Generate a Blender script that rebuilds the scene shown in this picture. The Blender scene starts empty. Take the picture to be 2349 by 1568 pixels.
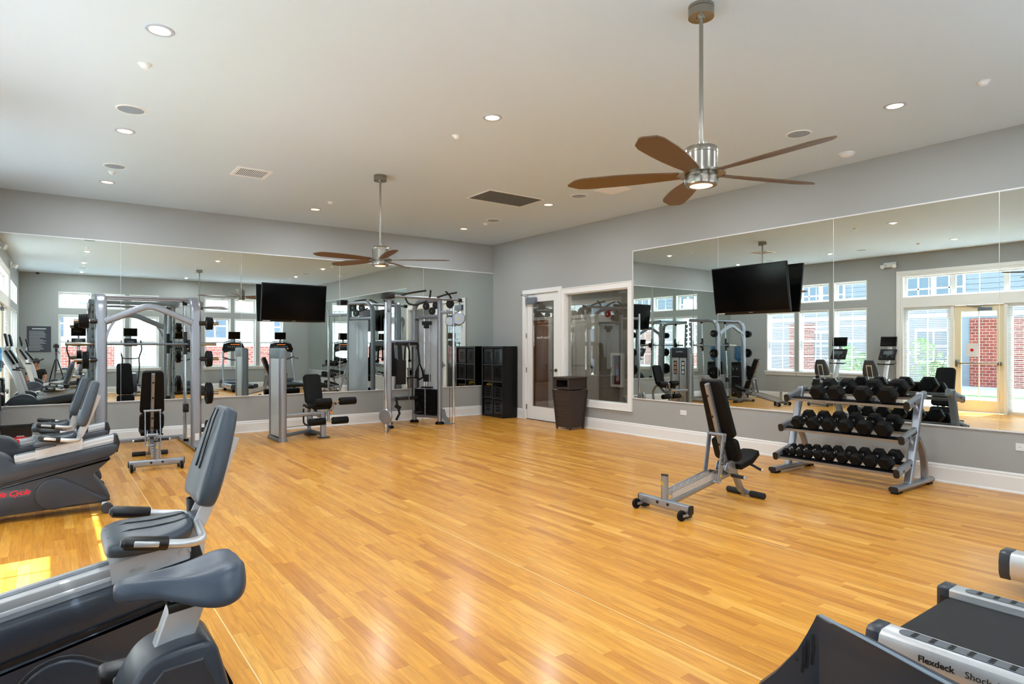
import bpy, bmesh, math, random
from mathutils import Vector, Matrix, Euler
random.seed(7)
scene = bpy.context.scene
COL = scene.collection
PI = math.pi
R = math.radians

# ---------------------------------------------------------------- camera, sky, sun, exposure
YAW = 53.655
cam_d = bpy.data.cameras.new('camera')
cam_d.sensor_width = 36.0
cam_d.lens = 1438.6 / 2349.0 * 36.0
cam_d.shift_y = 10.3 / 2349.0
cam_d.clip_start = 0.02
cam_d.clip_end = 200
cam = bpy.data.objects.new('camera', cam_d)
cam.location = (0, 0, 1.48)
cam.rotation_euler = (R(90), 0, R(YAW - 90))
COL.objects.link(cam)
scene.camera = cam

world = bpy.data.worlds.new('sky')
scene.world = world
world.use_nodes = True
wn = world.node_tree
for n in list(wn.nodes):
    wn.nodes.remove(n)
w_out = wn.nodes.new('ShaderNodeOutputWorld')
w_bg = wn.nodes.new('ShaderNodeBackground')
w_sky = wn.nodes.new('ShaderNodeTexSky')
w_sky.sky_type = 'HOSEK_WILKIE'
w_sky.turbidity = 4.0
w_sky.ground_albedo = 0.4
w_sky.sun_direction = Vector((-0.41, -0.03, 0.91)).normalized()
w_mix = wn.nodes.new('ShaderNodeMixRGB')
w_mix.inputs[0].default_value = 0.55
w_mix.inputs[2].default_value = (0.84, 0.93, 1.0, 1)
wn.links.new(w_sky.outputs[0], w_mix.inputs[1])
wn.links.new(w_mix.outputs[0], w_bg.inputs[0])
w_bg.inputs[1].default_value = 6.4
wn.links.new(w_bg.outputs[0], w_out.inputs[0])

sun_d = bpy.data.lights.new('sun', 'SUN')
sun_d.energy = 30.0
sun_d.angle = R(0.6)
sun_d.color = (0.97, 0.985, 1.0)
sun = bpy.data.objects.new('sun', sun_d)
sun.rotation_euler = Vector((0.45, 0.03, -1)).to_track_quat('-Z', 'Y').to_euler()
sun.location = (-10, 5, 20)
COL.objects.link(sun)

vs = scene.view_settings
vs.view_transform = 'Standard'
vs.look = 'None'
vs.gamma = 1.0
vs.use_curve_mapping = False
vs.exposure = 0.40
scene.cycles.use_denoising = True
scene.cycles.max_bounces = 10
scene.cycles.diffuse_bounces = 4
scene.cycles.glossy_bounces = 6
scene.cycles.transmission_bounces = 8
scene.cycles.transparent_max_bounces = 12
scene.cycles.sample_clamp_indirect = 12.0
scene.cycles.caustics_refractive = False

# room: x from XW (windows and door) to XM (mirror and corridor door), y from YS (windows) to YM (mirror)
XM, YM, XW, YS, H = 7.866, 11.406, -0.9, -0.9, 3.712

# daylight enters through these openings; portals only steer the sampling of the sky
def portal(c, sx, sz, direction):
    d = bpy.data.lights.new('daylight_portal', 'AREA')
    d.shape = 'RECTANGLE'; d.size = sx; d.size_y = sz
    d.cycles.is_portal = True
    o = bpy.data.objects.new('daylight_portal', d)
    o.location = c
    o.rotation_euler = Vector(direction).to_track_quat('-Z', 'Z').to_euler()
    COL.objects.link(o)
portal((XW - 0.16, 8.86, 1.98), 2.75, 2.5, (1, 0, 0))
portal((XW - 0.16, 5.10, 1.62), 3.0, 3.1, (1, 0, 0))
portal((XW - 0.16, 1.54, 1.98), 2.75, 2.5, (1, 0, 0))
portal((1.42, YS - 0.16, 1.98), 2.85, 2.5, (0, 1, 0))
portal((5.58, YS - 0.16, 1.98), 2.85, 2.5, (0, 1, 0))

# ---------------------------------------------------------------- materials
def lin(c):
    def f(v):
        v /= 255.0
        return v / 12.92 if v <= 0.04045 else ((v + 0.055) / 1.055) ** 2.4
    return (f(c[0]), f(c[1]), f(c[2]), 1.0)
MATS = {}
def mat(name, rgb, rough=0.5, metal=0.0, coat=0.0, bump=0.0, bscale=200.0, var=0.0, emit=None, estr=0.0, spec=0.5):
    if name in MATS:
        return MATS[name]
    m = bpy.data.materials.new(name)
    m.use_nodes = True
    nt = m.node_tree
    b = nt.nodes['Principled BSDF']
    c = lin(rgb)
    b.inputs['Base Color'].default_value = c
    b.inputs['Roughness'].default_value = rough
    b.inputs['Metallic'].default_value = metal
    b.inputs['Coat Weight'].default_value = coat
    b.inputs['Coat Roughness'].default_value = 0.08
    b.inputs['Specular IOR Level'].default_value = spec
    if emit:
        b.inputs['Emission Color'].default_value = lin(emit)
        b.inputs['Emission Strength'].default_value = estr
    if var > 0 or bump > 0:
        tc = nt.nodes.new('ShaderNodeTexCoord')
        nz = nt.nodes.new('ShaderNodeTexNoise')
        nz.inputs['Scale'].default_value = bscale
        nz.inputs['Detail'].default_value = 3.0
        nt.links.new(tc.outputs['Object'], nz.inputs['Vector'])
        if var > 0:
            mx = nt.nodes.new('ShaderNodeMixRGB')
            mx.inputs[1].default_value = tuple(v * (1 - var) for v in c[:3]) + (1,)
            mx.inputs[2].default_value = tuple(min(1, v * (1 + var)) for v in c[:3]) + (1,)
            nt.links.new(nz.outputs['Fac'], mx.inputs[0])
            nt.links.new(mx.outputs[0], b.inputs['Base Color'])
        if bump > 0:
            bp = nt.nodes.new('ShaderNodeBump')
            bp.inputs['Strength'].default_value = bump
            bp.inputs['Distance'].default_value = 0.002
            nt.links.new(nz.outputs['Fac'], bp.inputs['Height'])
            nt.links.new(bp.outputs['Normal'], b.inputs['Normal'])
    MATS[name] = m
    return m

def glass_mat(name, tint, refl, rough=0.0):
    m = bpy.data.materials.new(name)
    m.use_nodes = True
    nt = m.node_tree
    nt.nodes.clear()
    out = nt.nodes.new('ShaderNodeOutputMaterial')
    tr = nt.nodes.new('ShaderNodeBsdfTransparent')
    tr.inputs[0].default_value = tint
    gl = nt.nodes.new('ShaderNodeBsdfGlossy')
    gl.inputs['Roughness'].default_value = rough
    fr = nt.nodes.new('ShaderNodeFresnel')
    # both faces of the pane see the same air-to-glass reflectance
    ge = nt.nodes.new('ShaderNodeNewGeometry')
    io = nt.nodes.new('ShaderNodeMix'); io.data_type = 'FLOAT'
    io.inputs[2].default_value = 1.45; io.inputs[3].default_value = 1 / 1.45
    nt.links.new(ge.outputs['Backfacing'], io.inputs[0]); nt.links.new(io.outputs[0], fr.inputs['IOR'])
    ad = nt.nodes.new('ShaderNodeMath'); ad.operation = 'ADD'; ad.use_clamp = True
    ad.inputs[1].default_value = refl
    mx = nt.nodes.new('ShaderNodeMixShader')
    nt.links.new(fr.outputs[0], ad.inputs[0])
    nt.links.new(ad.outputs[0], mx.inputs[0])
    nt.links.new(tr.outputs[0], mx.inputs[1])
    nt.links.new(gl.outputs[0], mx.inputs[2])
    nt.links.new(mx.outputs[0], out.inputs[0])
    MATS[name] = m
    return m

M_WALL = mat('wall_paint', (168, 171, 170), 0.85, bump=0.15, bscale=350, var=0.015)
M_CEIL = mat('ceiling_paint', (208, 223, 234), 0.9, bump=0.1, bscale=300)
M_TRIM = mat('white_trim', (240, 241, 240), 0.45)
M_DOORC = mat('cream_door', (236, 226, 196), 0.5)
M_SILV = mat('silver_metal', (156, 161, 170), 0.3, metal=0.7, var=0.03, bscale=40)
M_SILVD = mat('grey_metal', (120, 128, 140), 0.38, metal=0.4)
M_TEAL = mat('slate_metal', (140, 150, 158), 0.4, metal=0.35)
M_CHROME = mat('chrome', (225, 228, 232), 0.08, metal=1.0)
M_NICKEL = mat('brushed_nickel', (158, 153, 143), 0.25, metal=1.0)
M_ALU = mat('brushed_aluminium', (205, 208, 212), 0.32, metal=0.6)
M_VINYL = mat('black_vinyl', (11, 12, 14), 0.5, bump=0.25, bscale=500, spec=0.18)
M_RUBBER = mat('black_rubber', (10, 11, 14), 0.5, bump=0.15, bscale=400, spec=0.18)
M_PLAST = mat('black_plastic', (22, 23, 26), 0.4)
M_DKGREY = mat('charcoal_plastic', (46, 53, 64), 0.33, bump=0.1, bscale=600)
M_SADDLE = mat('slate_blue_vinyl', (54, 66, 82), 0.36, bump=0.15, bscale=700)
M_BACKP = mat('slate_grey_vinyl', (60, 70, 81), 0.36, bump=0.12, bscale=700)
M_WHITEP = mat('white_plastic', (232, 236, 240), 0.4)
M_FRAMEW = mat('pale_grey_metal', (205, 206, 210), 0.4, metal=0.2)
M_YEL = mat('warning_yellow', (240, 205, 30), 0.5)
M_RED = mat('red_print', (225, 20, 45), 0.5)
M_REDB = mat('red_paint', (190, 20, 28), 0.3)
M_BLK = mat('black_print', (12, 12, 14), 0.6)
M_SCREEN = mat('dark_screen', (2, 2, 3), 0.12, spec=0.22)
M_CONS = mat('console_black', (12, 13, 16), 0.3, spec=0.3)
M_LED = mat('orange_led', (255, 120, 20), 0.5, emit=(255, 120, 20), estr=1.0)
M_LEDG = mat('green_led', (40, 220, 60), 0.5, emit=(40, 220, 60), estr=1.0)
M_WICKER = mat('brown_wicker', (62, 50, 44), 0.55)
M_CUBE = mat('black_laminate', (10, 11, 13), 0.35, spec=0.3)
M_BLKBOX = mat('glossy_black_box', (8, 9, 13), 0.12, spec=0.45)
M_LAMP = mat('lamp_glow', (255, 240, 220), 0.5, emit=(255, 218, 180), estr=1.4)
M_LAMPR = mat('lamp_reflector', (245, 225, 205), 0.3)
M_GRILLE = mat('speaker_grille', (150, 163, 178), 0.6, bump=0.3, bscale=900)
M_DARKIN = mat('dark_interior', (20, 20, 22), 0.8)
M_BLADE = mat('walnut_blade', (96, 70, 44), 0.4)
M_GRIPS = mat('foam_grip', (30, 31, 34), 0.7)
M_SKIN = mat('skin', (190, 130, 100), 0.55)
M_SHIRT = mat('black_cloth', (14, 14, 16), 0.8)
M_HAIR = mat('dark_hair', (30, 22, 18), 0.7)
M_JEAN = mat('rust_cloth', (120, 56, 34), 0.8)
M_BOTTLE = glass_mat('blue_bottle', (0.35, 0.62, 0.85, 1), 0.06)
M_PANE = glass_mat('window_glass', (0.96, 0.985, 0.98, 1), 0.0)
M_PANE2 = glass_mat('corridor_glass', (0.80, 0.82, 0.80, 1), 0.12)
def frosted(name, rgb, f):
    m = bpy.data.materials.new(name); m.use_nodes = True
    nt = m.node_tree; nt.nodes.clear()
    out = nt.nodes.new('ShaderNodeOutputMaterial'); tr = nt.nodes.new('ShaderNodeBsdfTransparent')
    di = nt.nodes.new('ShaderNodeBsdfDiffuse'); di.inputs[0].default_value = lin(rgb)
    tl = nt.nodes.new('ShaderNodeBsdfTranslucent'); tl.inputs[0].default_value = lin(rgb)
    m1 = nt.nodes.new('ShaderNodeMixShader'); m1.inputs[0].default_value = 0.5
    m2 = nt.nodes.new('ShaderNodeMixShader'); m2.inputs[0].default_value = f
    nt.links.new(di.outputs[0], m1.inputs[1]); nt.links.new(tl.outputs[0], m1.inputs[2])
    nt.links.new(tr.outputs[0], m2.inputs[1]); nt.links.new(m1.outputs[0], m2.inputs[2]); nt.links.new(m2.outputs[0], out.inputs[0])
    return m
M_ACRYL = frosted('frosted_shield', (232, 240, 248), 0.78)
M_GRASS = mat('grass', (70, 130, 60), 0.9, var=0.3, bscale=30)
M_PAVE = mat('paving', (176, 180, 186), 0.9, var=0.08, bscale=6)
M_SIDING = mat('grey_siding', (128, 134, 148), 0.7)
M_SIDINGW = mat('white_siding', (225, 226, 226), 0.7)
M_BARK = mat('bark', (80, 62, 48), 0.9)
M_LEAF = mat('leaf_green', (92, 140, 62), 0.6, var=0.3, bscale=20)

def mirror_mat():
    m = bpy.data.materials.new('mirror_glass')
    m.use_nodes = True
    b = m.node_tree.nodes['Principled BSDF']
    b.inputs['Base Color'].default_value = (0.74, 0.80, 0.775, 1)
    b.inputs['Metallic'].default_value = 1.0
    b.inputs['Roughness'].default_value = 0.0
    return m
M_MIRROR = mirror_mat()

def brick_mat(name, c1, c2, cm, scale, bw=0.5, rh=0.25, rot='z'):
    m = bpy.data.materials.new(name)
    m.use_nodes = True
    nt = m.node_tree
    b = nt.nodes['Principled BSDF']
    b.inputs['Roughness'].default_value = 0.9
    tc = nt.nodes.new('ShaderNodeTexCoord')
    sp = nt.nodes.new('ShaderNodeSeparateXYZ'); mp = nt.nodes.new('ShaderNodeCombineXYZ')
    nt.links.new(tc.outputs['Object'], sp.inputs[0])
    a, b_ = {'x': (1, 2), 'y': (0, 2), 'z': (0, 1)}[rot]
    nt.links.new(sp.outputs[a], mp.inputs[0]); nt.links.new(sp.outputs[b_], mp.inputs[1])
    br = nt.nodes.new('ShaderNodeTexBrick')
    br.inputs['Color1'].default_value = lin(c1)
    br.inputs['Color2'].default_value = lin(c2)
    br.inputs['Mortar'].default_value = lin(cm)
    br.inputs['Scale'].default_value = scale
    br.inputs['Mortar Size'].default_value = 0.012
    br.inputs['Brick Width'].default_value = bw
    br.inputs['Row Height'].default_value = rh
    nt.links.new(mp.outputs[0], br.inputs[0])
    nt.links.new(br.outputs[0], b.inputs['Base Color'])
    return m
M_BRICKX = brick_mat('red_brick_x', (150, 72, 62), (120, 54, 50), (190, 180, 172), 2.2, rot='x')
M_BRICKY = brick_mat('red_brick_y', (168, 96, 84), (140, 74, 66), (200, 192, 185), 2.2, rot='y')
M_SHINGLE = brick_mat('roof_shingle', (170, 165, 160), (140, 136, 132), (90, 88, 86), 2.0)

def wood_floor_mat():
    m = bpy.data.materials.new('golden_strip_floor')
    m.use_nodes = True
    nt = m.node_tree
    L = nt.links.new
    b = nt.nodes['Principled BSDF']
    geo = nt.nodes.new('ShaderNodeNewGeometry')
    att = nt.nodes.new('ShaderNodeAttribute'); att.attribute_name = 'tone'
    oi = nt.nodes.new('ShaderNodeObjectInfo')
    add = nt.nodes.new('ShaderNodeMath'); add.operation = 'ADD'
    L(att.outputs['Fac'], add.inputs[0]); L(oi.outputs['Random'], add.inputs[1])
    fr = nt.nodes.new('ShaderNodeMath'); fr.operation = 'FRACT'; L(add.outputs[0], fr.inputs[0])
    ramp = nt.nodes.new('ShaderNodeValToRGB')
    ramp.color_ramp.elements[0].color = lin((200, 130, 40)); ramp.color_ramp.elements[0].position = 0
    ramp.color_ramp.elements[1].color = lin((240, 180, 84)); ramp.color_ramp.elements[1].position = 1
    for p, c in ((0.18, (216, 148, 48)), (0.45, (229, 163, 60)), (0.7, (219, 152, 54)), (0.88, (232, 169, 70))):
        e = ramp.color_ramp.elements.new(p); e.color = lin(c)
    L(fr.outputs[0], ramp.inputs[0])
    # grain: stretched noise along y, shifted by the plank's own tone
    mul = nt.nodes.new('ShaderNodeMath'); mul.operation = 'MULTIPLY'; mul.inputs[1].default_value = 37.0
    L(fr.outputs[0], mul.inputs[0])
    cx = nt.nodes.new('ShaderNodeCombineXYZ'); L(mul.outputs[0], cx.inputs[2]); L(mul.outputs[0], cx.inputs[1])
    va = nt.nodes.new('ShaderNodeVectorMath'); va.operation = 'ADD'
    L(geo.outputs['Position'], va.inputs[0]); L(cx.outputs[0], va.inputs[1])
    mp = nt.nodes.new('ShaderNodeMapping'); mp.inputs['Scale'].default_value = (34, 2.6, 1)
    L(va.outputs[0], mp.inputs[0])
    nz = nt.nodes.new('ShaderNodeTexNoise'); nz.inputs['Scale'].default_value = 1.0; nz.inputs['Detail'].default_value = 6.0
    nz.inputs['Distortion'].default_value = 1.2
    L(mp.outputs[0], nz.inputs['Vector'])
    r2 = nt.nodes.new('ShaderNodeValToRGB')
    r2.color_ramp.elements[0].position = 0.30; r2.color_ramp.elements[0].color = (0.66, 0.58, 0.47, 1)
    r2.color_ramp.elements[1].position = 0.62; r2.color_ramp.elements[1].color = (1, 1, 1, 1)
    L(nz.outputs['Fac'], r2.inputs[0])
    mx = nt.nodes.new('ShaderNodeMixRGB'); mx.blend_type = 'MULTIPLY'; mx.inputs[0].default_value = 0.75
    L(ramp.outputs[0], mx.inputs[1]); L(r2.outputs[0], mx.inputs[2])
    L(mx.outputs[0], b.inputs['Base Color'])
    b.inputs['Roughness'].default_value = 0.36
    b.inputs['Specular IOR Level'].default_value = 0.35
    b.inputs['Coat Weight'].default_value = 0.3
    b.inputs['Coat Roughness'].default_value = 0.19
    bp = nt.nodes.new('ShaderNodeBump'); bp.inputs['Strength'].default_value = 0.08; bp.inputs['Distance'].default_value = 0.001
    L(nz.outputs['Fac'], bp.inputs['Height']); L(bp.outputs['Normal'], b.inputs['Normal'])
    return m
M_FLOOR = wood_floor_mat()
def weave(m, s):
    nt = m.node_tree; b = nt.nodes['Principled BSDF']
    tc = nt.nodes.new('ShaderNodeTexCoord')
    ch = nt.nodes.new('ShaderNodeTexBrick')
    ch.inputs['Scale'].default_value = s
    ch.inputs['Color1'].default_value = lin((70, 56, 48)); ch.inputs['Color2'].default_value = lin((50, 40, 36)); ch.inputs['Mortar'].default_value = lin((28, 24, 22))
    ch.inputs['Row Height'].default_value = 0.3
    mp = nt.nodes.new('ShaderNodeMapping'); mp.inputs['Rotation'].default_value = (R(90), 0, R(35))
    nt.links.new(tc.outputs['Object'], mp.inputs[0]); nt.links.new(mp.outputs[0], ch.inputs[0])
    nt.links.new(ch.outputs[0], b.inputs['Base Color'])
    bp = nt.nodes.new('ShaderNodeBump'); bp.inputs['Strength'].default_value = 0.5; bp.inputs['Distance'].default_value = 0.003
    nt.links.new(ch.outputs['Fac'], bp.inputs['Height']); bp.invert = True
    nt.links.new(bp.outputs['Normal'], b.inputs['Normal'])
weave(M_WICKER, 26.0)

# ---------------------------------------------------------------- geometry helpers
def V(*a): return Vector(a)
def fillet(pts, r, n=5):
    P = [Vector(p) for p in pts]
    out = [P[0]]
    for i in range(1, len(P) - 1):
        a, b, c = P[i - 1], P[i], P[i + 1]
        d1 = (a - b); d2 = (c - b)
        rr = min(r, d1.length * 0.49, d2.length * 0.49)
        s = b + d1.normalized() * rr; e = b + d2.normalized() * rr
        for k in range(n + 1):
            t = k / n
            out.append(s * (1 - t) ** 2 + b * 2 * t * (1 - t) + e * t * t)
    out.append(P[-1])
    return out
def smoothpoly(pts, r, n=4):
    P = [Vector((a, b, 0)) for a, b in pts]
    m = (P[0] + P[-1]) / 2
    q_ = fillet([m] + P + [m], r, n)[:-1]
    return [(v.x, v.y) for v in q_]
def stations(rows, n=3):
    # Catmull-Rom interpolation of station tuples
    out = []
    N_ = len(rows)
    for i in range(N_ - 1):
        p0, p1, p2, p3 = rows[max(0, i-1)], rows[i], rows[i+1], rows[min(N_-1, i+2)]
        for k in range(n):
            t = k / n
            out.append(tuple(0.5 * (2*b + (c_ - a) * t + (2*a - 5*b + 4*c_ - d) * t*t + (3*b - a - 3*c_ + d) * t**3) for a, b, c_, d in zip(p0, p1, p2, p3)))
    out.append(rows[-1])
    return out
def rrect(w, h, r=0.0, n=3):
    r = min(r, w / 2 * 0.999, h / 2 * 0.999)
    if r <= 0:
        return [(-w/2, -h/2), (w/2, -h/2), (w/2, h/2), (-w/2, h/2)]
    o = []
    for cx, cy, a0 in ((w/2 - r, -h/2 + r, -90), (w/2 - r, h/2 - r, 0), (-w/2 + r, h/2 - r, 90), (-w/2 + r, -h/2 + r, 180)):
        for k in range(n + 1):
            a = R(a0 + 90 * k / n)
            o.append((cx + r * math.cos(a), cy + r * math.sin(a)))
    return o
def circ(r, n=12): return [(r * math.cos(2 * PI * k / n), r * math.sin(2 * PI * k / n)) for k in range(n)]
def ell(a, b, n=14): return [(a * math.cos(2 * PI * k / n), b * math.sin(2 * PI * k / n)) for k in range(n)]

class MB:
    def __init__(s): s.bm = bmesh.new()
    def raw(s, verts, faces):
        vs = [s.bm.verts.new(v) for v in verts]
        fs = []
        for f in faces:
            try: fs.append(s.bm.faces.new([vs[i] for i in f]))
            except ValueError: pass
        return vs, fs
    def box(s, c, size, rot=None, bevel=0.0, seg=2):
        x, y, z = (v / 2 for v in size)
        co = [(-x,-y,-z),(x,-y,-z),(x,y,-z),(-x,y,-z),(-x,-y,z),(x,-y,z),(x,y,z),(-x,y,z)]
        Mx = Euler(rot).to_matrix() if rot is not None else Matrix.Identity(3)
        vs, fs = s.raw([Mx @ Vector(v) + Vector(c) for v in co], [(0,3,2,1),(4,5,6,7),(0,1,5,4),(1,2,6,5),(2,3,7,6),(3,0,4,7)])
        if bevel > 0:
            es = list({e for f in fs for e in f.edges})
            bmesh.ops.bevel(s.bm, geom=es, offset=bevel, segments=seg, affect='EDGES', profile=0.5)
        return s
    def bb(s, lo, hi, bevel=0.0, seg=2):
        return s.box([(a + b) / 2 for a, b in zip(lo, hi)], [abs(b - a) for a, b in zip(lo, hi)], None, bevel, seg)
    def cyl(s, p0, p1, r, r2=None, seg=14):
        p0, p1 = Vector(p0), Vector(p1)
        r2 = r if r2 is None else r2
        t = (p1 - p0).normalized()
        q = t.to_track_quat('Z', 'Y').to_matrix()
        n = seg
        a = [p0 + q @ Vector((r * math.cos(2*PI*k/n), r * math.sin(2*PI*k/n), 0)) for k in range(n)]
        b = [p1 + q @ Vector((r2 * math.cos(2*PI*k/n), r2 * math.sin(2*PI*k/n), 0)) for k in range(n)]
        s.raw(a + b, [(k, (k+1) % n, n + (k+1) % n, n + k) for k in range(n)] + [tuple(reversed(range(n))), tuple(range(n, 2*n))])
        return s
    def sweep(s, pts, sec, up=(0, 0, 1), closed=False):
        P = [Vector(p) for p in pts]
        n = len(P); m = len(sec)
        up = Vector(up)
        rings = []
        prev = None
        for i in range(n):
            if closed:
                t = (P[(i+1) % n] - P[i-1]).normalized()
            else:
                t = ((P[min(i+1, n-1)] - P[i]).normalized() + (P[i] - P[max(i-1, 0)]).normalized()).normalized()
            sd = t.cross(up)
            if sd.length < 1e-4:
                sd = prev if prev is not None else t.cross(Vector((0.3, 1, 0.1)))
            sd.normalize()
            if prev is not None and sd.dot(prev) < 0: sd = -sd
            prev = sd.copy()
            nn = sd.cross(t).normalized()
            rings.append([P[i] + sd * a + nn * b for a, b in sec])
        vv = [v for r in rings for v in r]
        ff = []
        for i in range(n if closed else n - 1):
            j = (i + 1) % n
            for k in range(m):
                ff.append((i*m + k, i*m + (k+1) % m, j*m + (k+1) % m, j*m + k))
        if not closed:
            ff.append(tuple(reversed(range(m)))); ff.append(tuple(range((n-1)*m, n*m)))
        s.raw(vv, ff)
        return s
    def tube(s, pts, r, seg=10, closed=False, fil=0.0):
        if fil > 0: pts = fillet(pts, fil)
        # parallel transport frame for free 3-D paths
        P = [Vector(p) for p in pts]; n = len(P)
        ts = []
        for i in range(n):
            if closed: t = P[(i+1) % n] - P[i-1]
            else: t = (P[min(i+1, n-1)] - P[i]).normalized() + (P[i] - P[max(i-1, 0)]).normalized()
            ts.append(t.normalized())
        nrm = ts[0].orthogonal().normalized()
        vv = []
        for i in range(n):
            nrm = (nrm - ts[i] * nrm.dot(ts[i])).normalized()
            b = ts[i].cross(nrm)
            for k in range(seg):
                a = 2 * PI * k / seg
                vv.append(P[i] + (nrm * math.cos(a) + b * math.sin(a)) * r)
        ff = []
        for i in range(n if closed else n - 1):
            j = (i + 1) % n
            for k in range(seg):
                ff.append((i*seg + k, i*seg + (k+1) % seg, j*seg + (k+1) % seg, j*seg + k))
        if not closed:
            ff.append(tuple(reversed(range(seg)))); ff.append(tuple(range((n-1)*seg, n*seg)))
        s.raw(vv, ff)
        return s
    def prism(s, poly, axis, lo, hi, bevel=0.0, seg=2):
        def mk(p, w):
            a, b = p
            return {'x': (w, a, b), 'y': (a, w, b), 'z': (a, b, w)}[axis]
        n = len(poly)
        vs, fs = s.raw([mk(p, lo) for p in poly] + [mk(p, hi) for p in poly],
              [(k, (k+1) % n, n + (k+1) % n, n + k) for k in range(n)] + [tuple(reversed(range(n))), tuple(range(n, 2*n))])
        bmesh.ops.recalc_face_normals(s.bm, faces=fs)
        if bevel > 0:
            caps = fs[-2:]
            es = list({e for f in caps for e in f.edges})
            bmesh.ops.bevel(s.bm, geom=es, offset=bevel, segments=seg, affect='EDGES', profile=0.5)
        return s
    def lathe(s, prof, c=(0, 0, 0), seg=24, axis=(0, 0, 1)):
        q = Vector(axis).normalized().to_track_quat('Z', 'Y').to_matrix()
        n = len(prof)
        vv = []
        for r, z in prof:
            for k in range(seg):
                a = 2*PI*k/seg
                vv.append(q @ Vector((r*math.cos(a), r*math.sin(a), z)) + Vector(c))
        ff = []
        for i in range(n - 1):
            for k in range(seg):
                ff.append((i*seg + k, i*seg + (k+1) % seg, (i+1)*seg + (k+1) % seg, (i+1)*seg + k))
        ff.append(tuple(reversed(range(seg)))); ff.append(tuple(range((n-1)*seg, n*seg)))
        s.raw(vv, ff)
        return s
    def loft(s, rings, closed_ring=True, caps=True):
        m = len(rings[0]); n = len(rings)
        vv = [Vector(v) for r in rings for v in r]
        ff = []
        for i in range(n - 1):
            for k in range(m if closed_ring else m - 1):
                ff.append((i*m + k, i*m + (k+1) % m, (i+1)*m + (k+1) % m, (i+1)*m + k))
        if caps:
            ff.append(tuple(reversed(range(m)))); ff.append(tuple(range((n-1)*m, n*m)))
        s.raw(vv, ff)
        return s
    def ball(s, c, r, seg=12, rings=8, sc=(1, 1, 1)):
        vv = []; ff = []
        for i in range(1, rings):
            th = PI * i / rings
            for k in range(seg):
                a = 2*PI*k/seg
                vv.append(Vector(c) + Vector((r*sc[0]*math.sin(th)*math.cos(a), r*sc[1]*math.sin(th)*math.sin(a), r*sc[2]*math.cos(th))))
        for i in range(rings - 2):
            for k in range(seg):
                ff.append((i*seg + k, (i+1)*seg + k, (i+1)*seg + (k+1) % seg, i*seg + (k+1) % seg))
        t = len(vv); vv += [Vector(c) + Vector((0, 0, r*sc[2])), Vector(c) - Vector((0, 0, r*sc[2]))]
        for k in range(seg):
            ff.append((t, k, (k+1) % seg)); ff.append((t+1, (rings-2)*seg + (k+1) % seg, (rings-2)*seg + k))
        s.raw(vv, ff)
        return s
    def xform(s, M):
        bmesh.ops.transform(s.bm, matrix=M, verts=s.bm.verts)
        return s
    def mesh(s, name, mats, sharp=0.61):
        bm = s.bm
        bmesh.ops.recalc_face_normals(bm, faces=bm.faces)
        for f in bm.faces: f.smooth = True
        for e in bm.edges:
            if len(e.link_faces) == 2 and e.calc_face_angle(0) > sharp: e.smooth = False
        me = bpy.data.meshes.new(name)
        bm.to_mesh(me); bm.free()
        for m in (mats if isinstance(mats, (list, tuple)) else [mats]): me.materials.append(m)
        return me
    def build(s, name, mats, parent=None, label=None, sharp=0.61):
        o = bpy.data.objects.new(name, s.mesh(name, mats, sharp))
        COL.objects.link(o)
        if parent is not None: o.parent = parent
        if label: o['label'] = label
        return o

def tag(o, label, cat, group=None, kind=None):
    o['label'] = label; o['category'] = cat
    if group: o['group'] = group
    if kind: o['kind'] = kind
    return o
def thing(name, label, cat, loc=(0, 0, 0), rz=0.0, group=None):
    o = bpy.data.objects.new(name, None)
    o.empty_display_size = 0.1
    COL.objects.link(o)
    o.location = loc; o.rotation_euler = (0, 0, rz)
    return tag(o, label, cat, group)
def struct(o, label=None):
    o['kind'] = 'structure'
    if label: o['label'] = label
    return o
def sempty(name, loc=(0, 0, 0), rz=0.0, label=None):
    o = bpy.data.objects.new(name, None)
    o.empty_display_size = 0.1
    COL.objects.link(o); o.location = loc; o.rotation_euler = (0, 0, rz)
    return struct(o, label)
def copy_tree(o, parent=None):
    c = o.copy(); COL.objects.link(c)
    if parent is not None: c.parent = parent
    for ch in list(o.children): copy_tree(ch, c)
    return c
def text(name, body, size, mt, M, parent, bold=0.0, shear=0.0, align='LEFT', depth=0.0006):
    cu = bpy.data.curves.new(name, 'FONT')
    cu.body = body; cu.size = size; cu.shear = shear; cu.align_x = align; cu.align_y = 'CENTER'
    cu.offset = bold; cu.extrude = depth; cu.resolution_u = 3
    o = bpy.data.objects.new(name, cu); COL.objects.link(o)
    bpy.context.view_layer.update()
    dg = bpy.context.evaluated_depsgraph_get()
    me = bpy.data.meshes.new_from_object(o.evaluated_get(dg))
    bpy.data.objects.remove(o); bpy.data.curves.remove(cu)
    me.materials.clear(); me.materials.append(mt)
    me.transform(M)
    o = bpy.data.objects.new(name, me); COL.objects.link(o)
    if parent is not None: o.parent = parent
    return o
def frameM(origin, xdir, ydir):
    x = Vector(xdir).normalized(); y = Vector(ydir).normalized(); z = x.cross(y)
    M = Matrix((x, y, z)).transposed().to_4x4()
    M.translation = Vector(origin)
    return M
def sticker(parent, origin, xdir, ydir, s=0.02):
    """small yellow triangular warning sticker"""
    b = MB(); b.prism([(-s, -s*0.8), (s, -s*0.8), (0, s)], 'z', 0, 0.0012)
    b.xform(frameM(origin, xdir, ydir)); o = b.build('warning_sticker', M_YEL, parent)
    b = MB(); b.prism([(-s*0.25, -s*0.5), (s*0.3, -s*0.5), (0, s*0.35)], 'z', 0.001, 0.0018)
    b.xform(frameM(origin, xdir, ydir)); b.build('warning_symbol', M_BLK, o)
    return o
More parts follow.
